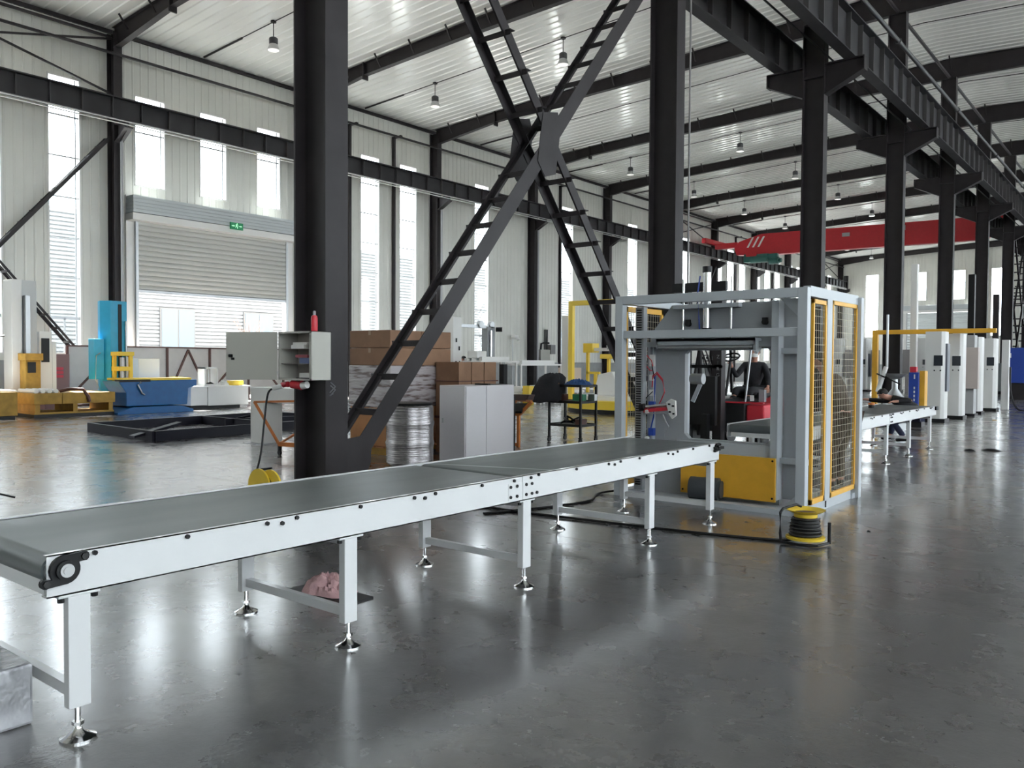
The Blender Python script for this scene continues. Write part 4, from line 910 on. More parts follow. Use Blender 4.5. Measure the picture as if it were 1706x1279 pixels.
o = MB().box(-9.70, 13.32, 1.155, -9.52, 13.48, 1.22).build('cardboard_piece', CARD2, bevel=.01); tag(o, 'brown leather pouch beside the jacket on the black cart', 'pouch')
cloth('blue_cloth', -9.2, 13.55, 1.14, .30, .2, .12, mat('blue_cloth', (.03, .09, .25), .8, noise=.3, scale=9), 'crumpled blue work cloth on top of the black cart', 'cloth', 9)
for i, (x, y, s_, mt2, lab, cat) in enumerate(((-9.55, 13.45, .12, BROWN, 'dark red carton on the middle shelf of the black cart', 'box'), (-9.15, 13.5, .12, GREEN, 'green plastic bin on the middle shelf of the black cart', 'bin'), (-8.99+.0, 13.72, .08, GALV, 'grey tin on the middle shelf of the black cart', 'tin'), (-9.3, 13.65, .07, ORANGE, 'orange carton behind the others on the middle cart shelf', 'box'))):
    o = MB().box(x-s_, y-s_*.6, .832, x+s_, y+s_*.6, .832+.13).build(['carton', 'storage_bin', 'metal_tin', 'carton'][i], mt2, bevel=.006); tag(o, lab, cat)
cable('cable_heap', [(-9.6, 13.5, .37), (-9.5, 13.6, .45), (-9.4, 13.45, .52), (-9.3, 13.6, .40), (-9.45, 13.7, .38), (-9.55, 13.55, .47), (-9.35, 13.45, .42), (-9.2, 13.6, .5), (-9.25, 13.7, .38), (-9.5, 13.75, .40)], .02, 'tangle of black cables on the bottom shelf of the cart')
o = MB().box(-9.18, 13.4, .36, -9.05, 13.62, .47).build('carton', BROWN); tag(o, 'small brown carton at the right end of the bottom cart shelf', 'box')

# ---- black steel frame on the floor
bf = thing('black_steel_frame', 'long black welded steel frame lying on the floor left of the main column', 'frame', (-17, 10.5, 0))
FB = mat('black_frame_paint', (.008, .008, .016), .5, spec=.25)
A_, B_, C_, D_ = (-18.6, 8.3), (-15.5, 8.15), (-16.0, 13.6), (-19.2, 13.4)
def fb2(p, q, z0=.0, z1=.2, wd=.09): m = MB(); m.bar((p[0], p[1], (z0+z1)/2), (q[0], q[1], (z0+z1)/2), wd, z1-z0); m.build('beam', FB, bf)
fb2(A_, B_); fb2(B_, C_); fb2(C_, D_); fb2(D_, A_); fb2((-17.6, 11.0), (-17.0, 13.5)); fb2((-18.9, 11.2), (-15.8, 11.2))
MB().bar((-15.9, 7.9, .08), (-15.9, 8.9, .30), .22, .05).build('loose_channel', FB, bf)
MB().bar((-17.6, 11.3, .18), (-16.9, 12.0, .42), .25, .05).build('loose_channel', FB, bf)

# ================================================================= LEFT MACHINES
def slatbox(m, x0, y0, z0, x1, y1, z1): m.box(x0, y0, z0, x1, y1, z1)
ty = thing('wooden_turntable_crate', 'yellow-brown low wooden machine crate in front of the white mast', 'crate', (-24.4, 10.3, 0))
MB().box(-25.15, 9.2, 0, -23.85, 11.35, .09).build('dark_base', BLACK, ty)
for i in range(3): MB().box(-25.1, 9.25+i*.98, .12, -23.9, 9.37+i*.98, .36).build('skid', WOOD, ty)
MB().box(-25.1, 9.22, .09, -23.88, 11.35, .14).build('skid_board', WOOD, ty)
for i in range(3): MB().box(-25.15, 9.2+i*.73, .36, -23.85, 9.915+i*.73, .66).build('side_board', WOOD, ty, bevel=.008)
m = MB()
for i in range(4): m.cyl((-25.1, 9.32+i*.17, .71), (-24.0, 9.32+i*.17, .71), .06, n=10)
m.build('packed_roll', PAPER, ty, True)
MB().tube([(-24.2, 10.0, .70), (-24.1, 10.2, .76), (-23.9, 10.5, .74), (-23.8, 10.6, .55), (-23.8, 10.62, .4)], .05).build('webbing_strap', BROWN, ty, True)
ty2 = thing('wooden_turntable_crate', 'yellow-brown low crate cut off by the left picture edge', 'crate', (-24.6, 8.2, 0))
MB().box(-25.4, 7.4, 0, -23.9, 8.75, .08).build('dark_base', BLACK, ty2); MB().box(-25.5, 7.3, .09, -23.85, 8.8, .72).build('body', WOOD, ty2, bevel=.01)
m = MB(); m.box(-25.5, 7.3, .72, -23.9, 8.8, .76); m.build('white_top', PAPER, ty2)
m = MB(); m.tube([(-24.8, 8.0, 1.28), (-24.8, 8.45, 1.28), (-24.8, 8.5, .76)], .02).tube([(-24.8, 8.45, 1.28), (-24.8, 8.65, .76)], .02); m.build('handle', GALV, ty2, True)
# white mast
wm_ = thing('white_wrapper_mast', 'tall pale grey wrapper mast standing near the left picture edge', 'machine', (-26, 10, 0))
MB().box(-26.3, 9.35, 0, -25.7, 9.62, 3.85).build('column', WHITEC, wm_, bevel=.01); MB().box(-26.3, 9.62, 0, -25.8, 10.05, 3.85).build('inner_column', mat('pale_grey', (.55, .56, .56), .4), wm_, bevel=.01)
MB().box(-25.75, 9.66, 1.1, -25.55, 9.78, 3.4).build('slide', GALV, wm_)
MB().box(-25.8, 9.55, .66, -25.3, 9.95, 1.55).box(-25.8, 9.5, 1.55, -25.2, 9.98, 1.75).build('carriage', WOOD, wm_, bevel=.01)
MB().box(-25.6, 9.6, 1.2, -25.25, 9.8, 1.5).build('motor', BLACK, wm_)
m = MB(); m.tube([(-26.1, 9.3, 2.25), (-26.1, 9.1, 2.2), (-26.1, 9.0, 1.8), (-26.1, 8.95, 1.0), (-26.1, 9.0, .55)], .025); m.build('hose', BLACK, wm_, True)
MB().box(-26.2, 10.15, .6, -25.9, 10.5, 2.4).box(-26.2, 10.5, .6, -25.9, 10.62, 2.1).build('control_box', WHITEC, wm_, bevel=.01); MB().box(-25.92, 10.2, 1.5, -25.88, 10.42, 2.2).build('control_panel', BLACK, wm_)
rb = thing('red_box_stack', 'reddish crate behind the white mast beside the board fence', 'crate', (-27.8, 11.3, 0)); MB().box(-28.4, 11.0, 0, -27.7, 11.75, 1.75).build('body', mat('dull_red_brown', (.25, .13, .12), .6), rb)
for i in range(3): MB().box(-27.7, 11.1, 1.0+i*.12, -27.66, 11.55, 1.09+i*.12).build('red_panel', REDB, rb)
# blue machine
bm_ = thing('blue_wrapper_mast', 'tall sky-blue wrapper mast with a yellow film carriage', 'machine', (-25.3, 12, 0))
MB().prism([(-25.5, 11.65), (-25.15, 11.55), (-24.9, 11.75), (-24.9, 12.25), (-25.5, 12.25)], 'z', 0, 3.35).build('column', CYAN, bm_, bevel=.01)
MB().box(-24.91, 11.98, .9, -24.88, 12.08, 3.25).build('slot', BLACK, bm_); MB().cyl((-24.85, 12.2, .9), (-24.85, 12.2, 2.75), .03, n=8).build('lift_pole', GALV, bm_, True)
MB().box(-25.4, 11.32, 1.0, -25.0, 11.6, 2.2).build('control_box', CYAN, bm_, bevel=.01)
m = MB(); m.box(-24.85, 11.72, 1.7, -24.35, 12.2, 1.82).box(-24.85, 11.76, .4, -24.75, 11.86, 1.7).box(-24.5, 12.08, 1.0, -24.4, 12.18, 1.7).box(-24.85, 11.74, 1.25, -24.4, 12.1, 1.38).box(-24.85, 11.78, .2, -24.45, 11.98, .95); m.build('film_carriage', YEL2, bm_, bevel=.01)
MB().cyl((-24.6, 11.95, 1.0), (-24.6, 11.95, 1.65), .07, n=12).build('film_roll', GALV, bm_, True)
MB().tube([(-25.05, 11.6, 1.85), (-24.95, 11.35, 1.7), (-25.0, 11.35, 1.0), (-25.0, 11.5, .6)], .012).build('air_hose', GALV, bm_, True)
bt_ = thing('blue_turntable', 'deep blue turntable base with a yellow top plate', 'turntable', (-24, 12.6, 0))
m = MB(); m.prism([(11.68, .22), (11.68, .62), (11.45, .95), (13.9, .98), (13.9, .80), (13.62, .72), (13.58, .22)], 'x', -24.85, -23.8); m.build('body', BLUE, bt_, bevel=.02)
m = MB(); m.prism([(11.35, 0), (11.35, .06), (11.8, .2), (13.3, .2), (13.7, .08), (13.7, 0)], 'x', -24.88, -23.65); m.build('base', BLUE, bt_, bevel=.01)
MB().box(-24.83, 11.6, .97, -23.85, 13.75, 1.04).build('top_plate', YEL2, bt_, bevel=.01); MB().box(-24.1, 11.48, .93, -23.79, 12.4, 1.0).build('dark_edge', BLACK, bt_)
MB().tube([(-23.77, 12.1, .92), (-23.75, 12.0, .85), (-23.75, 12.12, .6), (-23.75, 12.2, .55)], .025).build('hook_bar', GALV, bt_, True)
o = MB().box(-26.0, 12.95, 0, -25.6, 13.65, 1.62).build('white_carton', PAPER, bevel=.01); tag(o, 'plain white carton standing behind the blue turntable', 'box')
# white platform
wp = thing('white_platform', 'low white boxy platform below the board fence', 'platform', (-24.9, 15.2, 0))
MB().box(-25.6, 14.1, .12, -24.5, 14.68, .72).build('end_panel', WHITEC, wp, bevel=.01); MB().box(-25.6, 14.7, .10, -24.5, 16.2, .70).build('side_panel', WHITEC, wp, bevel=.01); MB().box(-25.5, 14.2, 0, -24.7, 16.0, .10).build('plinth', BLACK, wp)
MB().box(-25.65, 14.1, .70, -24.45, 16.25, .74).build('top', PAPER, wp)
o = MB().box(-25.2, 14.75, .80, -24.8, 14.8, 1.35).box(-25.2, 15.2, .80, -24.8, 15.25, 1.35).box(-25.2, 14.75, 1.3, -24.8, 15.25, 1.35).box(-25.2, 14.75, .74, -24.8, 15.25, .80).box(-24.98, 14.98, .8, -24.94, 15.02, 1.3).build('white_bracket', PAPER); tag(o, 'white open-fronted box standing on the low white platform', 'box')
for i, (yy, mt2, lab) in enumerate(((15.9, YEL2, 'yellow case on the low white platform'), (15.55, PAPER, 'white bag on the low white platform'))):
    if i == 0: o = MB().box(-25.1, 15.75, .74, -24.7, 16.15, .9).build('yellow_case', mt2, bevel=.02); tag(o, lab, 'case')
    else: cloth('white_bag', -24.9, 15.5, .74, .2, .2, .18, mt2, lab, 'bag', 4)
cloth('dark_bag', -24.8, 14.95, .80, .1, .15, .06, BLACK, 'dark cloth heaped at the foot of the white open-fronted box', 'cloth', 11)
# fence
fe = thing('board_fence', 'pale board fence panels on dark steel frames in front of the open shutter', 'fence', (-28, 16, 0))
xs_ = -28.0; fp = [11.8, 13.6, 15.2, 16.86, 18.5, 20.1, 21.7]
for a, b in zip(fp, fp[1:]):
    MB().box(xs_-.02, a+.02, .25, xs_, b-.02, 2.0).build('board', BOARD, fe)
for a in fp:
    if a not in (13.6,): MB().box(xs_, a-.035, .05, xs_+.06, a+.035, 2.02).build('post', BROWN, fe)
for (a, za, b, zb) in ((12.0, .9-.4, 13.3, 1.85), (13.75, 1.75, 15.0, .75), (15.35, .55, 16.0, 1.95), (16.0, 1.95, 16.7, .55), (17.0, .5, 18.3, 1.9), (18.7, 1.9, 19.9, .5), (20.3, .5, 21.5, 1.9)):
    MB().bar((xs_+.03, a, za), (xs_+.03, b, zb), .06, .06).build('strut', BROWN, fe)
MB().box(xs_-.01, fp[0], 2.0, xs_+.06, fp[-1], 2.05).build('rail', BROWN, fe); MB().box(xs_, fp[0], .05, xs_+.05, fp[-1], .12).build('rail', BROWN, fe)

# ================================================================= MIDDLE DISTANCE
mm = thing('white_wrapping_line', 'white portal machine with two uprights near the left wall', 'machine', (-21.3, 23.7, 0))
MB().box(-21.3, 22.5, 0, -20.9, 22.96, 3.25).build('upright', WHITEC, mm, bevel=.01); MB().box(-21.2, 24.45, 0, -20.9, 24.9, 2.95).build('upright', mat('slide_grey', (.25, .26, .27), .4), mm)
MB().box(-21.15, 22.9, 2.88, -20.95, 24.6, 3.0).build('top_beam', GALV, mm)
for i in range(2): MB().cyl((-21.05, 24.1+i*.65, 3.02), (-20.9, 24.1+i*.65, 3.02), .14, n=14).build('pulley', GALV, mm, True)
MB().cyl((-20.9, 24.95, 2.85), (-20.7, 25.1, 2.85), .09, n=12).build('motor', BLACK, mm, True)
MB().box(-20.89, 22.62, 2.3, -20.87, 22.68, 2.45).box(-20.89, 22.78, 2.0, -20.87, 22.84, 2.15).box(-20.89, 22.6, 1.4, -20.87, 22.66, 1.6).box(-20.89, 22.8, 1.4, -20.87, 22.86, 1.6).build('slot', BLACK, mm)
MB().cyl((-20.85, 24.6, 1.2), (-20.85, 24.6, 2.8), .04, n=8).build('lead_screw', CHROME, mm, True)
for i, (a, b, z, lab) in enumerate(((22.9, 25.2, 1.62, 'long white workbench piled with profiles, left part'), (25.3, 28.2, 1.50, 'long white workbench piled with profiles, right part'))):
    wbn = thing('workbench', lab, 'workbench', (-20.5, (a+b)/2, 0), 0, 'white workbenches')
    MB().box(-20.82, a, z-.06, -19.9, b, z).build('tabletop', PAPER, wbn)
    for yy in (a+.05, b-.15):
        for x in (-20.8, -20.0): MB().box(x, yy, 0, x+.06, yy+.07, z-.06).build('leg', WHITEC, wbn)
    MB().box(-20.8, a+.1, .55, -19.95, b-.1, .6).build('lower_shelf', PAPER, wbn)
    for j in range(3):
        o = MB().box(-20.8+.28*j, a+.1+.1*j, z, -20.65+.28*j, b-.1-.15*j, z+.09+.03*j).build('aluminium_profile', WHITEC); tag(o, '%s white profile lying on the %s part of the long workbench' % (['rear', 'middle', 'front'][j], ['left', 'right'][i]), 'profile', 'profiles on the workbenches')
for i in range(5):
    y = 23.6+i*.95
    pl = thing('small_pallet', '%s from the left of the low white pallets under the workbenches' % ORD[i], 'pallet', (-19.5, y, 0), 0, 'low white pallets')
    MB().box(-19.8, y, .35, -18.9, y+.85, .45).build('deck', PAPER, pl)
    for q in (0, .37, .73): MB().box(-19.78, y+q, 0, -18.95, y+q+.1, .35).build('skid', WHITEC, pl)
    if i in (0, 2, 3): o = MB().box(-19.7, y+.1, .45, -19.1, y+.7, .45+.22*(1+i % 2)).build('white_block', PAPER, bevel=.01); tag(o, 'white package lying on low white pallet number %s from the left' % ORD[i], 'package')
o = MB().box(-20.3, 28.35, 0, -19.5, 28.9, 1.35).build('pale_carton', mat('pale_card', (.62, .50, .40), .7), bevel=.01); tag(o, 'pale brown tall carton at the right end of the workbenches', 'box')
o = MB().box(-18.8, 24.0, .0, -18.5, 24.3, .7).build('yellow_bin', YEL2, bevel=.01); tag(o, 'small yellow bin in front of the left workbench', 'bin')
o = MB().box(-20.7, 23.05, 1.71, -20.2, 23.6, 1.98).build('white_device', PAPER, bevel=.03); tag(o, 'white boxy device on the left end of the workbench', 'device')
# yellow portal and turntable
yf = thing('yellow_portal_frame', 'tall yellow portal frame left of the wrapping machine', 'frame', (-14, 22, 0))
MB().box(-15.3, 21.9, 0, -15.14, 22.05, 3.55).build('post', YEL2, yf, bevel=.01); MB().box(-15.14, 21.9, 3.40, -11.9, 22.05, 3.55).build('beam', YEL2, yf, bevel=.01); MB().box(-11.9, 21.9, 0, -11.75, 22.05, 3.55).build('post', YEL2, yf, bevel=.01)
MB().box(-15.7, 22.1, 0, -15.45, 22.3, 3.1).build('grey_column', WHITEC, yf, bevel=.01)
MB().box(-15.1, 22.5, 1.95, -12.0, 22.75, 2.05).build('ring_beam', PAPER, yf); MB().box(-15.05, 22.4, 1.9, -14.7, 22.8, 2.2).build('bracket', YEL2, yf); MB().box(-14.4, 22.4, 1.7, -13.9, 22.8, 1.85).build('bracket', YEL2, yf)
MB().box(-15.0, 22.5, .6, -14.92, 22.6, 1.9).box(-14.7, 22.5, .6, -14.62, 22.6, 1.2).box(-15.0, 22.5, 1.2, -14.5, 22.6, 1.28).box(-14.2, 22.5, 1.0, -14.12, 22.6, 1.7).build('lattice', YEL2, yf)
MB().cyl((-14.2, 22.6, 2.05), (-13.8, 22.6, 2.2), .12, n=14).build('motor', GALV, yf, True)
tt = thing('round_turntable', 'round yellow and white turntable on the floor under the yellow portal', 'turntable', (-13.6, 22.8, 0))
MB().lathe((-13.9, 23.2, 0), [(1.9, 0), (1.9, .12), (1.85, .13)], 40).build('dark_ring', BLACK, tt, True); MB().lathe((-13.9, 23.2, .13), [(1.88, 0), (1.88, .25), (1.80, .27)], 40).build('yellow_ring', YEL2, tt, True)
MB().lathe((-13.9, 23.2, .40), [(1.6, 0), (1.6, .12), (1.5, .13)], 40).build('white_disc', PAPER, tt, True)
o = MB().box(-14.0, 22.6, .53, -13.1, 23.3, 1.25).build('white_package', PAPER, bevel=.02); tag(o, 'white package on the round turntable', 'package')
o = MB().prism([(-14.6, .53), (-14.4, 1.2), (-13.9, 1.3), (-13.5, .53)], 'y', 22.3, 22.6).build('film_bundle', PAPER, bevel=.03); tag(o, 'heap of white film in front of the package on the turntable', 'film')
# wall boxes and conduits, camera
eb2 = thing('wall_meter_box', 'grey-green meter box with conduits on the left wall between tall windows', 'box', (XW+.2, 39.2, 1.5))
MB().box(XW, 38.75, 1.5, XW+.3, 39.65, 2.3).build('large_box', mat('meter_grey', (.36, .36, .32), .5), eb2); MB().box(XW, 39.75, 2.05, XW+.3, 40.2, 2.6).build('small_box', mat('meter_dark', (.16, .16, .16), .5), eb2)
MB().tube([(XW+.1, 39.0, 2.3), (XW+.1, 39.05, 2.65), (XW+.1, 39.3, 2.7), (XW+.1, 39.8, 2.7)], .06).tube([(XW+.1, 39.4, 2.3), (XW+.1, 39.4, 3.5)], .05).tube([(XW+.1, 39.6, 2.3), (XW+.1, 39.6, 3.5)], .05).build('conduit', BLACK, eb2, True)
wcam = thing('security_camera', 'small white security camera on a pole against the left wall', 'camera', (XW+.4, 34.6, 3)); 
MB().tube([(XW+.3, 36.1, 0), (XW+.3, 36.1, 3.0)], .02).build('pole', GALV, wcam); MB().box(XW+.2, 36.05, 2.95, XW+.5, 36.4, 3.08).cyl((XW+.35, 36.4, 2.9), (XW+.35, 36.6, 2.85), .07, n=10).build('camera_body', PAPER, wcam)

# ---- far white control cabinets
CABN = [0]
def cabinet(x, y, w_, d_, h, label, group, side=True, clad=None, tint=WHITEC):
    t = thing('control_cabinet', label, 'cabinet', (x, y, 0), 0, group)
    MB().prism([(x-w_/2, y), (x+w_/2-.08, y), (x+w_/2, y+.08), (x+w_/2, y+d_), (x-w_/2, y+d_)], 'z', .1, h).build('body', tint, t, bevel=.01)
    MB().box(x-w_/2-.04, y-.04, 0, x+w_/2+.04, y+d_+.04, .1).build('plinth', BLACK, t)
    MB().box(x-.02, y-.012, 1.55, x+.20, y, 1.83).build('screen', SCREEN, t); MB().cyl((x, y-.02, 1.42), (x, y, 1.42), .02, n=8).cyl((x+.15, y-.02, 1.42), (x+.15, y, 1.42), .02, n=8).build('button', BLACK, t)
    if clad: MB().box(x+w_/2+.0, y+.12, .85, x+w_/2+.05, y+d_*.9, 2.15).build('side_hood', clad, t)
    return t
SLATE = mat('slate_grey', (.16, .17, .20), .45); BEIGE = mat('beige_pink', (.50, .43, .40), .5)
near = [(-5.13, 24.75, .48, .5, 2.48, SLATE, 'nearest white control cabinet, at the end of the last conveyor'), (-5.03, 26.6, .5, .5, 2.47, None, 'second white control cabinet in the right-hand row, with fittings at its foot'),
        (-5.05, 29.6, .5, .5, 2.46, None, 'third white control cabinet in the right-hand row, behind the beige panel'), (-5.0, 32.0, .5, .5, 2.47, None, 'fourth white control cabinet in the right-hand row, with an orange light')]
for i, (x, y, a, b, h, cl, lab) in enumerate(near): cabinet(x, y, a, b, h, lab, 'white control cabinets in the right row', clad=cl)
pb = thing('beige_control_panel', 'beige-pink upright panel on a grey pedestal between the white cabinets', 'panel', (-4.95, 28.2, 0)); MB().box(-5.3, 28.2, .85, -4.65, 28.45, 2.1).build('panel', BEIGE, pb, bevel=.01); MB().box(-5.2, 28.46, .08, -4.8, 28.9, 2.48).build('pedestal', mat('ped_grey', (.4, .4, .4), .5), pb); MB().box(-5.25, 28.4, 0, -4.75, 28.95, .08).build('plinth', BLACK, pb)
MB().box(-5.36, 28.15, .85, -5.3, 28.45, 2.1).build('dark_edge', BROWN, pb)
o = MB().box(-4.77, 33.3, 0, -4.55, 33.6, 2.45).build('white_door_leaf', PAPER, bevel=.01); tag(o, 'tall white door leaf leaning behind the fourth cabinet', 'door leaf')
cable('floor_cable', [(-4.5, 33.3, 1.5), (-4.45, 33.2, .6), (-4.2, 33.0, .05), (-3.6, 32.7, .02)], .03, 'black cable drooping from the white door leaf to the floor')
for i, x in enumerate((-14.9, -13.95, -12.6, -11.9, -10.75, -9.6)):
    cabinet(x, 47.6+(i % 3)*1.5, .62, .7, 3.0, '%s from the left of the distant white cabinets behind the far conveyor' % ORD[i], 'distant white cabinets', clad=SLATE)
    gp = MB().box(x+.42, 47.8+(i % 3)*1.5, .9, x+.85, 48.1+(i % 3)*1.5, 2.35).box(x+.55, 47.85+(i % 3)*1.5, 0, x+.72, 48.0+(i % 3)*1.5, .9).build('grey_hood', mat('hood_taupe', (.30, .28, .28), .5)); tag(gp, 'grey upright hood beside distant cabinet, %s from the left' % ORD[i], 'hood', 'grey hoods in the distance')
# masts behind the cabinets
for i, (x, y, h, mt2, lab) in enumerate(((-6.2, 27.0, 4.6, PAPER, 'tall white mast right of the column behind the far yellow frame'), (-5.03, 29.12, 4.4, BLACK, 'dark tall mast rising behind the beige panel'), (-4.9, 32.75, 4.0, STEEL, 'dark grey mast right behind the fourth cabinet'))):
    o = MB().box(x-.09, y, 0 if i else 0, x+.09, y+.2, h).build('machine_mast', mt2, bevel=.01); tag(o, lab, 'mast')
yf2 = thing('yellow_portal_frame', 'yellow portal frame in front of the distant cabinets, behind the far conveyor', 'frame', (-6, 26.3, 0))
MB().box(-7.15, 26.2, 0, -7.0, 26.35, 2.6).build('post', YEL, yf2, bevel=.01); MB().box(-7.0, 26.2, 2.47, -3.9, 26.35, 2.6).build('beam', YEL, yf2, bevel=.01); MB().box(-4.05, 26.9, 0, -3.95, 27.0, .01).build('pad', YEL, yf2)
# silver stand
ss = thing('silver_stand', 'silver cone-shaped stand with a dish, behind the crouching man', 'stand', (-5.4, 21.5, 0))
MB().lathe((-5.4, 21.8, 0), [(.27, 0), (.27, .66), (.24, .74), (.07, .98), (.07, 1.25)], 20).build('cone', GALV, ss, True); MB().lathe((-5.4, 21.8, 1.22), [(.10, 0), (.28, .12), (.29, .13), (.1, .10)], 20).build('dish', GALV, ss, True)
MB().cyl((-5.75, 21.6, .9), (-5.56, 21.6, 1.52), .055, n=12).build('tube', PAPER, ss, True); MB().cyl((-5.54, 21.6, 1.5), (-5.54, 21.6, 2.8), .03, n=8).build('pole', GALV, ss, True); MB().bar((-5.75, 21.5, 1.35), (-5.2, 21.5, 1.1), .03, .03).build('strut', BLACK, ss)
bb_ = thing('blue_gas_case', 'blue upright case with a yellow back beside the nearest white cabinet', 'case', (-5.1, 22.6, 0)); MB().box(-5.25, 22.5, .55, -5.02, 22.9, 1.38).build('body', BLUEB, bb_, bevel=.01); MB().box(-5.02, 22.6, .5, -4.9, 22.9, 1.42).build('yellow_back', YEL, bb_); MB().box(-5.2, 22.55, 0, -4.95, 22.9, .5).build('stand', BLACK, bb_)
m = MB()
for i in range(4): m.box(-5.13, 22.49, .66+i*.1, -5.10, 22.5, .72+i*.1)
m.box(-5.13, 22.49, 1.22, -5.10, 22.5, 1.33); m.build('lettering', PAPER, bb_)
o = MB().box(-5.25, 22.6, 1.381, -5.1, 22.75, 1.52).build('red_clamp', REDB); tag(o, 'small red clamp on top of the blue case', 'clamp')
o = MB().box(-7.6, 24.0, 0, -7.45, 24.2, .95).build('mint_sheet', TEAL); tag(o, 'mint green upright sheet beyond the far conveyor', 'sheet')
# right edge machines
rg = thing('grey_plinth_cabinet', 'low dark grey cabinet at the foot of the far lattice brace', 'cabinet', (-6.9, 50, 0)); MB().box(-8.2, 50.5, .15, -5.2, 51.5, 2.1-.45).build('body', mat('grey_green', (.14, .16, .16), .5), rg, bevel=.02); MB().box(-8.1, 50.6, 0, -5.3, 51.4, .15).build('plinth', BLACK, rg)
bx = thing('blue_hanging_box', 'deep blue box-shaped machine cut off by the right picture edge', 'box', (-5.8, 44, 0)); MB().box(-6.0, 43.5, .75, -5.0, 44.2, 2.35).build('body', BLUEB, bx, bevel=.02); MB().box(-5.9, 43.6, 0, -5.1, 44.1, .75).build('stand', STEEL, bx); MB().box(-5.95, 43.49, 1.9, -5.85, 43.5, 2.1).build('label_plate', PAPER, bx)

# ================================================================= FORKLIFT
fk = thing('forklift', 'red and black forklift seen through the wrapping machine opening, mast towards the camera', 'forklift', (-6.4, 14.5, 0))
MB().box(-6.36, 13.55, .12, -6.20, 13.72, 3.0).build('mast_rail', STEEL, fk); MB().box(-7.0, 13.55, .12, -6.86, 13.72, 3.0).build('mast_rail', STEEL, fk)
MB().box(-7.15, 13.52, 2.86, -6.12, 13.6, 3.02).box(-7.1, 13.6, 2.7, -6.16, 13.7, 2.78).box(-7.0, 13.55, 1.5, -6.2, 13.6, 1.56).build('mast_crossbar', BLACK, fk)
MB().box(-7.0, 13.42, .5, -6.25, 13.52, 1.36).build('carriage', BLACK, fk)
for x in (-6.95, -6.4): MB().box(x-.06, 13.30, .05, x+.06, 13.42, .7).box(x-.06, 12.4, .04, x+.06, 13.42, .08).build('fork', BLACK, fk)
MB().cyl((-6.65, 13.64, .3), (-6.65, 13.64, 2.5), .04, n=10).build('lift_cylinder', STEEL, fk)
for i in range(4): MB().cyl((-6.9+.05*i, 13.5, 1.36), (-6.9+.05*i, 13.5, 2.7), .008, n=5).build('lift_chain', BLACK, fk)
m = MB(); m.prism([(14.0, .35), (14.0, .85), (14.5, .88), (15.2, 1.0), (15.9, 1.0), (16.0, .35)], 'x', -5.93, -5.60); m.build('body', REDB, fk, bevel=.03)
MB().box(-6.30, 13.98, .35, -5.94, 16.0, .88).build('footwell', mat('forklift_black', (.02, .02, .022), .4), fk, bevel=.02)
MB().box(-6.30, 13.96, .88, -5.6, 14.02, .905).build('red_trim', REDB, fk)
MB().box(-7.1, 13.95, .35, -6.30, 16.0, .95).build('body_left', mat('forklift_black', (.02, .02, .022), .4), fk, bevel=.02)
MB().box(-6.5, 14.7, .95, -5.95, 15.2, 1.05).box(-6.5, 15.2, .95, -5.95, 15.3, 1.5).build('seat', BLACK, fk, bevel=.02)
for (x, y) in ((-7.0, 14.0), (-5.72, 14.05), (-7.0, 15.6), (-5.72, 15.6)):
    MB().cyl((x-.1, y, .28), (x+.1, y, .28), .28, n=20).cyl((x+.1, y, .28), (x+.11, y, .28), .14, n=16).build('wheel', BLACK, fk, True)
for p, q in (((-5.95, 14.0, .9), (-5.90, 14.2, 2.15)), ((-7.0, 14.0, .88), (-6.9, 14.25, 2.15)), ((-5.8, 15.7, 1.0), (-5.8, 15.6, 2.15)), ((-6.95, 15.7, 1.0), (-6.95, 15.6, 2.15))): MB().bar(p, q, .03 if p[0] == -5.95 else .05, .03 if p[0] == -5.95 else .05).build('guard_post', GALV if p[0] == -5.95 else BLACK, fk)
MB().box(-7.0, 14.2, 2.13, -5.78, 15.65, 2.18).build('guard_roof', BLACK, fk)
m = MB(); pts = [(-6.36+.16*cos(t), 14.3+.14*sin(t), 1.70+.07*sin(t)) for t in [2*pi*i/20 for i in range(21)]]; m.tube(pts, .016, 6); m.cyl((-6.36, 14.3, 1.68), (-6.36, 14.1, 1.0), .025, n=8).tube([(-6.52, 14.3, 1.70), (-6.2, 14.3, 1.70)], .012, 5); m.build('steering_wheel', BLACK, fk, True)
for i in range(3): MB().cyl((-6.74+.09*i, 14.15, 1.2), (-6.82+.09*i, 14.12, 1.68), .008, n=6).cyl((-6.82+.09*i, 14.12, 1.66), (-6.83+.09*i, 14.12, 1.71), .025, n=8).build('control_lever', BLACK, fk)
MB().cyl((-6.3, 13.54, .5), (-6.3, 13.54, .75), .04, n=8).build('yellow_stop', YEL, fk)
def txt(s_, name, size, loc, rot, mt, parent=None):
    cu = bpy.data.curves.new(name, 'FONT'); cu.body = s_; cu.size = size; cu.extrude = .002; cu.align_x = 'CENTER'; cu.align_y = 'CENTER'
    o = bpy.data.objects.new(name, cu); COL.objects.link(o); dg = bpy.context.evaluated_depsgraph_get(); me = bpy.data.meshes.new_from_object(o.evaluated_get(dg)); bpy.data.objects.remove(o)
    me.materials.clear(); me.materials.append(mt); o = bpy.data.objects.new(name, me); COL.objects.link(o); o.location = loc; o.rotation_euler = rot
    if parent: o.parent = parent; o.matrix_parent_inverse = wm(parent).inverted()
    return o
for i, ch in enumerate('ZIRG'): txt(ch, 'mast_letter', .085, (-6.26, 13.545, 1.70-.105*i), (pi/2, 0, 0), GALV, fk)
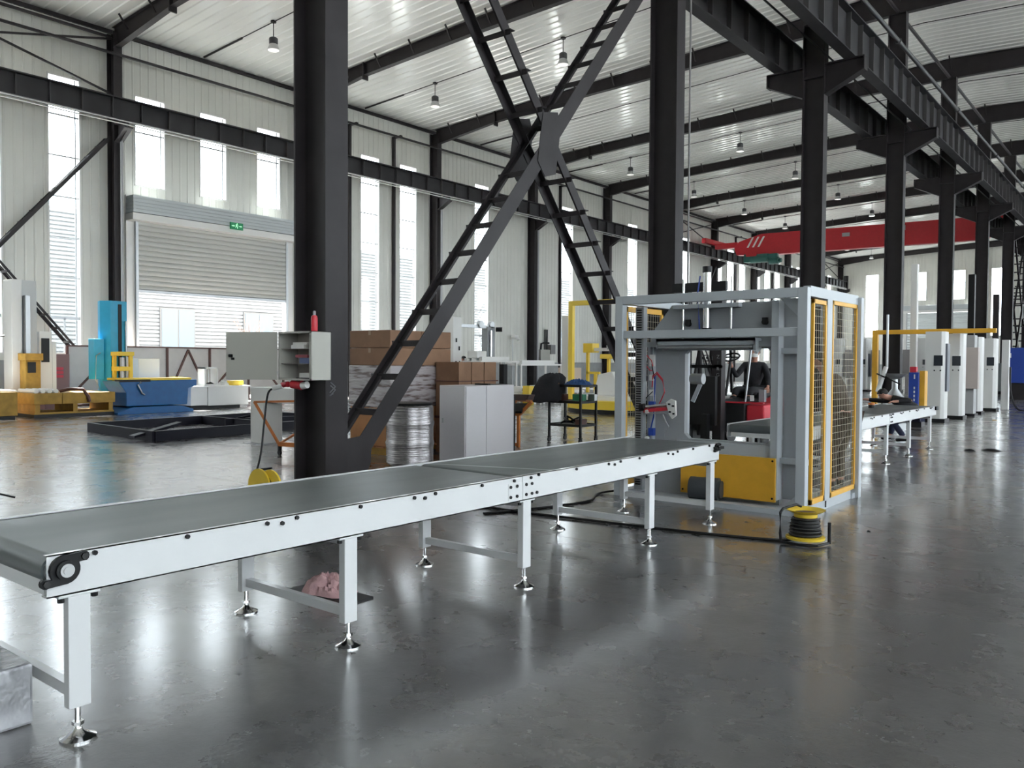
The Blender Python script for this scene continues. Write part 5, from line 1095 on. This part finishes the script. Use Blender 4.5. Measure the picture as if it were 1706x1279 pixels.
# faded chevron mark scratched on the main column
m = MB(); X = XC+.2805
for k in range(2): m.bar((X, 5.80+.06*k*0, 1.36-.035*k), (X, 5.87, 1.31-.035*k), .004, .012); m.bar((X, 5.87, 1.31-.035*k), (X, 5.79, 1.245-.035*k), .004, .012)
m.bar((X, 5.79, 1.21), (X, 5.84, 1.235), .004, .012)
o = m.build('chevron_mark', mat('faded_mark', (.10, .10, .11), .5)); o.parent = bpy.data.objects['steel_column']; o.matrix_parent_inverse = wm(bpy.data.objects['steel_column']).inverted()
o = MB().box(-5.82, 14.3, .90, -5.72, 14.4, 1.12).build('clear_container', mat('clear_grey', (.25, .26, .28), .15)); tag(o, 'small clear container standing on the red forklift body', 'container')
o = MB().box(-5.90, 14.1, .92, -5.83, 14.11, 1.02).build('paper_label', PAPER); tag(o, 'small white paper note on the red forklift body', 'note')

# ================================================================= PEOPLE
def skin_mesh(name, chains, mt, parent, sub=1):
    """chains: list of (points list [(x,y,z,r)], attach index or None); vertices welded by identical coordinates"""
    v = []; e = []; rad = []; idx = {}
    def add(p):
        k = tuple(round(c, 4) for c in p[:3])
        if k not in idx: idx[k] = len(v); v.append(Vector(p[:3])); rad.append(p[3])
        return idx[k]
    for ch in chains:
        ids = [add(p) for p in ch]
        for a_, b_ in zip(ids, ids[1:]):
            if a_ != b_ and (a_, b_) not in e and (b_, a_) not in e: e.append((a_, b_))
    me = bpy.data.meshes.new(name); me.from_pydata(v, e, []); o = bpy.data.objects.new(name, me); COL.objects.link(o)
    md = o.modifiers.new('skin', 'SKIN'); md.use_smooth_shade = True
    if not me.skin_vertices: bpy.context.view_layer.objects.active = o
    sv = me.skin_vertices[0].data if me.skin_vertices else None
    if sv is None:
        me.attributes
    for i, r in enumerate(rad): sv[i].radius = (r, r)
    sv[0].use_root = True
    ss_ = o.modifiers.new('sub', 'SUBSURF'); ss_.levels = sub; ss_.render_levels = sub
    dg = bpy.context.evaluated_depsgraph_get(); dg.update()
    nm_ = bpy.data.meshes.new_from_object(o.evaluated_get(dg)); bpy.data.objects.remove(o); nm_.materials.clear(); nm_.materials.append(mt)
    for p in nm_.polygons: p.use_smooth = True
    o = bpy.data.objects.new(name, nm_); COL.objects.link(o)
    if parent: o.parent = parent; o.matrix_parent_inverse = wm(parent).inverted()
    return o
def person(label, J, top, trousers, face, base, mask=None, long_sleeve=True, shoe=BLACK):
    """J: joints pelvis, chest, neck, head (centre), and L/R shoulder elbow wrist hip knee ankle toe; face = unit vector the face looks along"""
    V = {k: Vector(q) for k, q in J.items()}; P = thing('person', label, 'person', base)
    p = lambda k, r: (*V[k], r)
    fv = Vector(face).normalized(); upv = Vector((0, 0, 1)); upv = ((upv-fv*upv.dot(fv)).normalized()*.75+(V['head']-V['neck']).normalized()*.25).normalized(); sv = fv.cross(upv).normalized(); fv = upv.cross(sv).normalized()
    ch = [[p('pelvis', .105), (*((V['pelvis']+V['chest'])/2), .09), p('chest', .105), p('neck', .055), (*(V['head']-upv*.055), .068), (*(V['head']+upv*.02), .09), (*(V['head']+upv*.075), .07)]]
    for s in 'LR':
        ch.append([p('chest', .105), p(s+'sh', .045), p(s+'el', .036), p(s+'wr', .027)])
        ch.append([p('pelvis', .105), p(s+'hp', .075), p(s+'kn', .06), p(s+'an', .04), p(s+'to', .03)])
        d = (V[s+'wr']-V[s+'el']).normalized(); q = d.cross(Vector((0, 0, 1)));
        if q.length < .1: q = Vector((1, 0, 0))
        q.normalize(); nrm = q.cross(d); palm = V[s+'wr']+d*.07
        ch.append([p(s+'wr', .027), (*palm, .03)])
        for i in range(4):
            b0 = palm+q*(.027-.018*i)+d*.02; L = (.07, .08, .075, .055)[i]
            ch.append([(*palm, .03), (*b0, .010), (*(b0+d*L*.5-nrm*.008), .009), (*(b0+d*L*.85-nrm*.03), .008)])
        b0 = V[s+'wr']+d*.03+q*.03; ch.append([(*palm, .03), (*(b0), .012), (*(b0+d*.035+q*.02), .010), (*(b0+d*.06+q*.02-nrm*.01), .009)])
    hd = V['head']
    ch.append([(*(hd+upv*.02), .09), (*(hd+fv*.085-upv*.012), .014), (*(hd+fv*.105-upv*.022), .012)])
    for s in (-1, 1): ch.append([(*(hd+upv*.02), .09), (*(hd+sv*s*.088-upv*.0), .016), (*(hd+sv*s*.094+upv*.025), .012)])
    b = skin_mesh('body', ch, SKIN, P, 2)
    for s in (-1, 1):
        c0 = hd+fv*.078+sv*s*.033+upv*.02; m = MB(); m.lathe(c0, [(.002, -.008), (.010, -.004), (.011, 0), (.010, .004), (.002, .008)], 8); m.build('eye', BLACK, P, True)
    m = MB(); c0 = hd+fv*.083-upv*.052; m.bar(c0-sv*.024, c0+sv*.024, .008, .012, upv); m.build('mouth', mat('lips', (.35, .12, .1), .5), P)
    hc = []; ring = []
    hv = []; hf = []; n = 18; rows = [(.106, .0), (.104, .25), (.09, .6), (.06, .9), (.02, 1.05)]
    for j, (r, h) in enumerate(rows):
        for i in range(n):
            t = 2*pi*i/n; fr = cos(t); drop = -.055 if fr < .1 else (.03 if fr > .6 else -.0)
            z = .035+.08*h+(drop if j == 0 else drop*.4 if j == 1 else 0)
            hv.append(hd+(fv*fr*(r*.98)-fv*.012+sv*sin(t)*r*.93)+upv*z)
    for j in range(len(rows)-1):
        for i in range(n): hf.append((j*n+i, j*n+(i+1) % n, (j+1)*n+(i+1) % n, (j+1)*n+i))
    hf.append(tuple(range((len(rows)-1)*n, len(rows)*n))); m = MB(); m.add(hv, hf); m.build('hair', HAIR, P, True)
    t = [[p('pelvis', .145), (*((V['pelvis']+V['chest'])/2), .14), p('chest', .158), (*((V['chest']*.15+V['neck']*.85)), .078)]]
    for s in 'LR': t.append([p('chest', .158), p(s+'sh', .08), p(s+'el', .056), (*(V[s+'wr']*.93+V[s+'el']*.07), .042)])
    skin_mesh('jacket', t, top, P, 1)
    t = []
    for s in 'LR': t.append([p('pelvis', .146), p(s+'hp', .108), p(s+'kn', .078), (*(V[s+'an']*.93+V[s+'kn']*.07), .06)])
    skin_mesh('trousers', t, trousers, P, 1)
    for s in 'LR':
        a_, b_ = V[s+'an'], V[s+'to']; skin_mesh('shoe', [[(*(a_+(a_-b_)*.25-Vector((0, 0, .02))), .045), (a_.x, a_.y, a_.z-.01, .052), (*(a_*.4+b_*.6), .048), (b_.x, b_.y, b_.z, .04)]], shoe, P, 1)
    if mask:
        m = MB(); c0 = hd-upv*.035; pts = []
        for j, zz in enumerate((-.045, .0, .03)):
            for i in range(9): tt_ = -1.2+2.4*i/8; pts.append(c0+fv*cos(tt_)*.098+sv*sin(tt_)*.088+upv*zz)
        m.add(pts, [(j*9+i, j*9+i+1, (j+1)*9+i+1, (j+1)*9+i) for j in range(2) for i in range(8)]); m.build('face_mask', mask, P, True)
    return P
def stand(x, y, face, lean=0, h=1.72, arms='down'):
    f = Vector((face[0], face[1], 0)).normalized(); s = Vector((f.y, -f.x, 0)); B = Vector((x, y, 0)); k = h/1.72
    J = {'pelvis': B-f*lean*.12+Vector((0, 0, .93*k)), 'chest': B+f*lean*.12+Vector((0, 0, 1.28*k)), 'neck': B+f*lean*.2+Vector((0, 0, 1.47*k)), 'head': B+f*(lean*.26+.02)+Vector((0, 0, 1.62*k))}
    for n_, q in (('L', -1), ('R', 1)):
        J[n_+'sh'] = J['chest']+s*q*.19+Vector((0, 0, .12*k)); 
        if arms == 'down': J[n_+'el'] = J[n_+'sh']+s*q*.06+f*.02+Vector((0, 0, -.29)); J[n_+'wr'] = J[n_+'el']+f*.10+Vector((0, 0, -.24))
        else: J[n_+'el'] = J[n_+'sh']+s*q*.05+f*.12+Vector((0, 0, -.25)); J[n_+'wr'] = J[n_+'el']+f*.24+Vector((0, 0, .04))
        J[n_+'hp'] = J['pelvis']+s*q*.10+Vector((0, 0, -.05)); J[n_+'kn'] = B+s*q*.11+f*.03+Vector((0, 0, .49)); J[n_+'an'] = B+s*q*.11+Vector((0, 0, .09)); J[n_+'to'] = B+s*q*.12+f*.16+Vector((0, 0, .045))
    return J
person('person in dark brown work clothes standing just behind the mesh guard, head bent', stand(-3.34, 10.78, (-1, .15), lean=.9, h=1.72, arms='fwd'), BROWNCL, BROWNCL, (-.9, -.1, -.35), (-3.34, 10.78, 0))
J = {'pelvis': (-4.02, 18.1, .62), 'chest': (-4.34, 18.0, .84), 'neck': (-4.52, 17.93, .90), 'head': (-4.65, 17.86, .97), 'Lsh': (-4.42, 17.82, .87), 'Rsh': (-4.46, 18.16, .87), 'Lel': (-4.05, 17.66, .87), 'Lwr': (-4.30, 17.50, .85), 'Rel': (-4.74, 18.12, .83), 'Rwr': (-5.0, 18.0, .85),
     'Lhp': (-4.08, 18.02, .57), 'Rhp': (-4.08, 18.2, .57), 'Lkn': (-4.46, 17.95, .40), 'Rkn': (-4.50, 18.25, .50), 'Lan': (-4.24, 17.95, .09), 'Ran': (-4.60, 18.22, .09), 'Lto': (-4.42, 17.93, .045), 'Rto': (-4.78, 18.22, .045)}
person('man with short black hair crouching at the end of the last conveyor, looking down', J, DARKCL, NAVYCL, (-.75, -.45, -.45), (-4.4, 18.0, 0))
J = {'pelvis': (-6.2, 14.95, 1.08), 'chest': (-6.16, 14.9, 1.44), 'neck': (-6.14, 14.87, 1.64), 'head': (-6.13, 14.84, 1.79), 'Lsh': (-6.34, 14.86, 1.55), 'Rsh': (-5.97, 14.92, 1.55), 'Lel': (-6.42, 14.68, 1.34), 'Lwr': (-6.42, 14.47, 1.55), 'Rel': (-5.84, 14.8, 1.28), 'Rwr': (-5.78, 14.62, 1.16),
     'Lhp': (-6.30, 14.92, 1.05), 'Rhp': (-6.10, 14.92, 1.05), 'Lkn': (-6.34, 14.50, 1.10), 'Rkn': (-6.06, 14.50, 1.10), 'Lan': (-6.34, 14.42, .97), 'Ran': (-6.06, 14.42, .97), 'Lto': (-6.34, 14.27, .94), 'Rto': (-6.06, 14.27, .94)}
person('forklift driver in black with a pale face mask, seated behind the steering wheel', J, DARKCL, DARKCL, (0, -1, -.05), (-6.2, 14.9, .9), mask=PAPER)
person('small distant person in dark clothes seen above the brown-clad person', stand(-15.6, 45.0, (.2, -1), h=1.8), DARKCL, DARKCL, (.2, -1, 0), (-15.6, 45.0, 0))
person('person in a pink top working behind the white workbench', stand(-21.6, 23.55, (.8, -.3), lean=1.6, h=1.78, arms='fwd'), mat('pink_top', (.65, .32, .36), .8), NAVYCL, (.7, -.5, -.4), (-21.6, 23.55, 0))
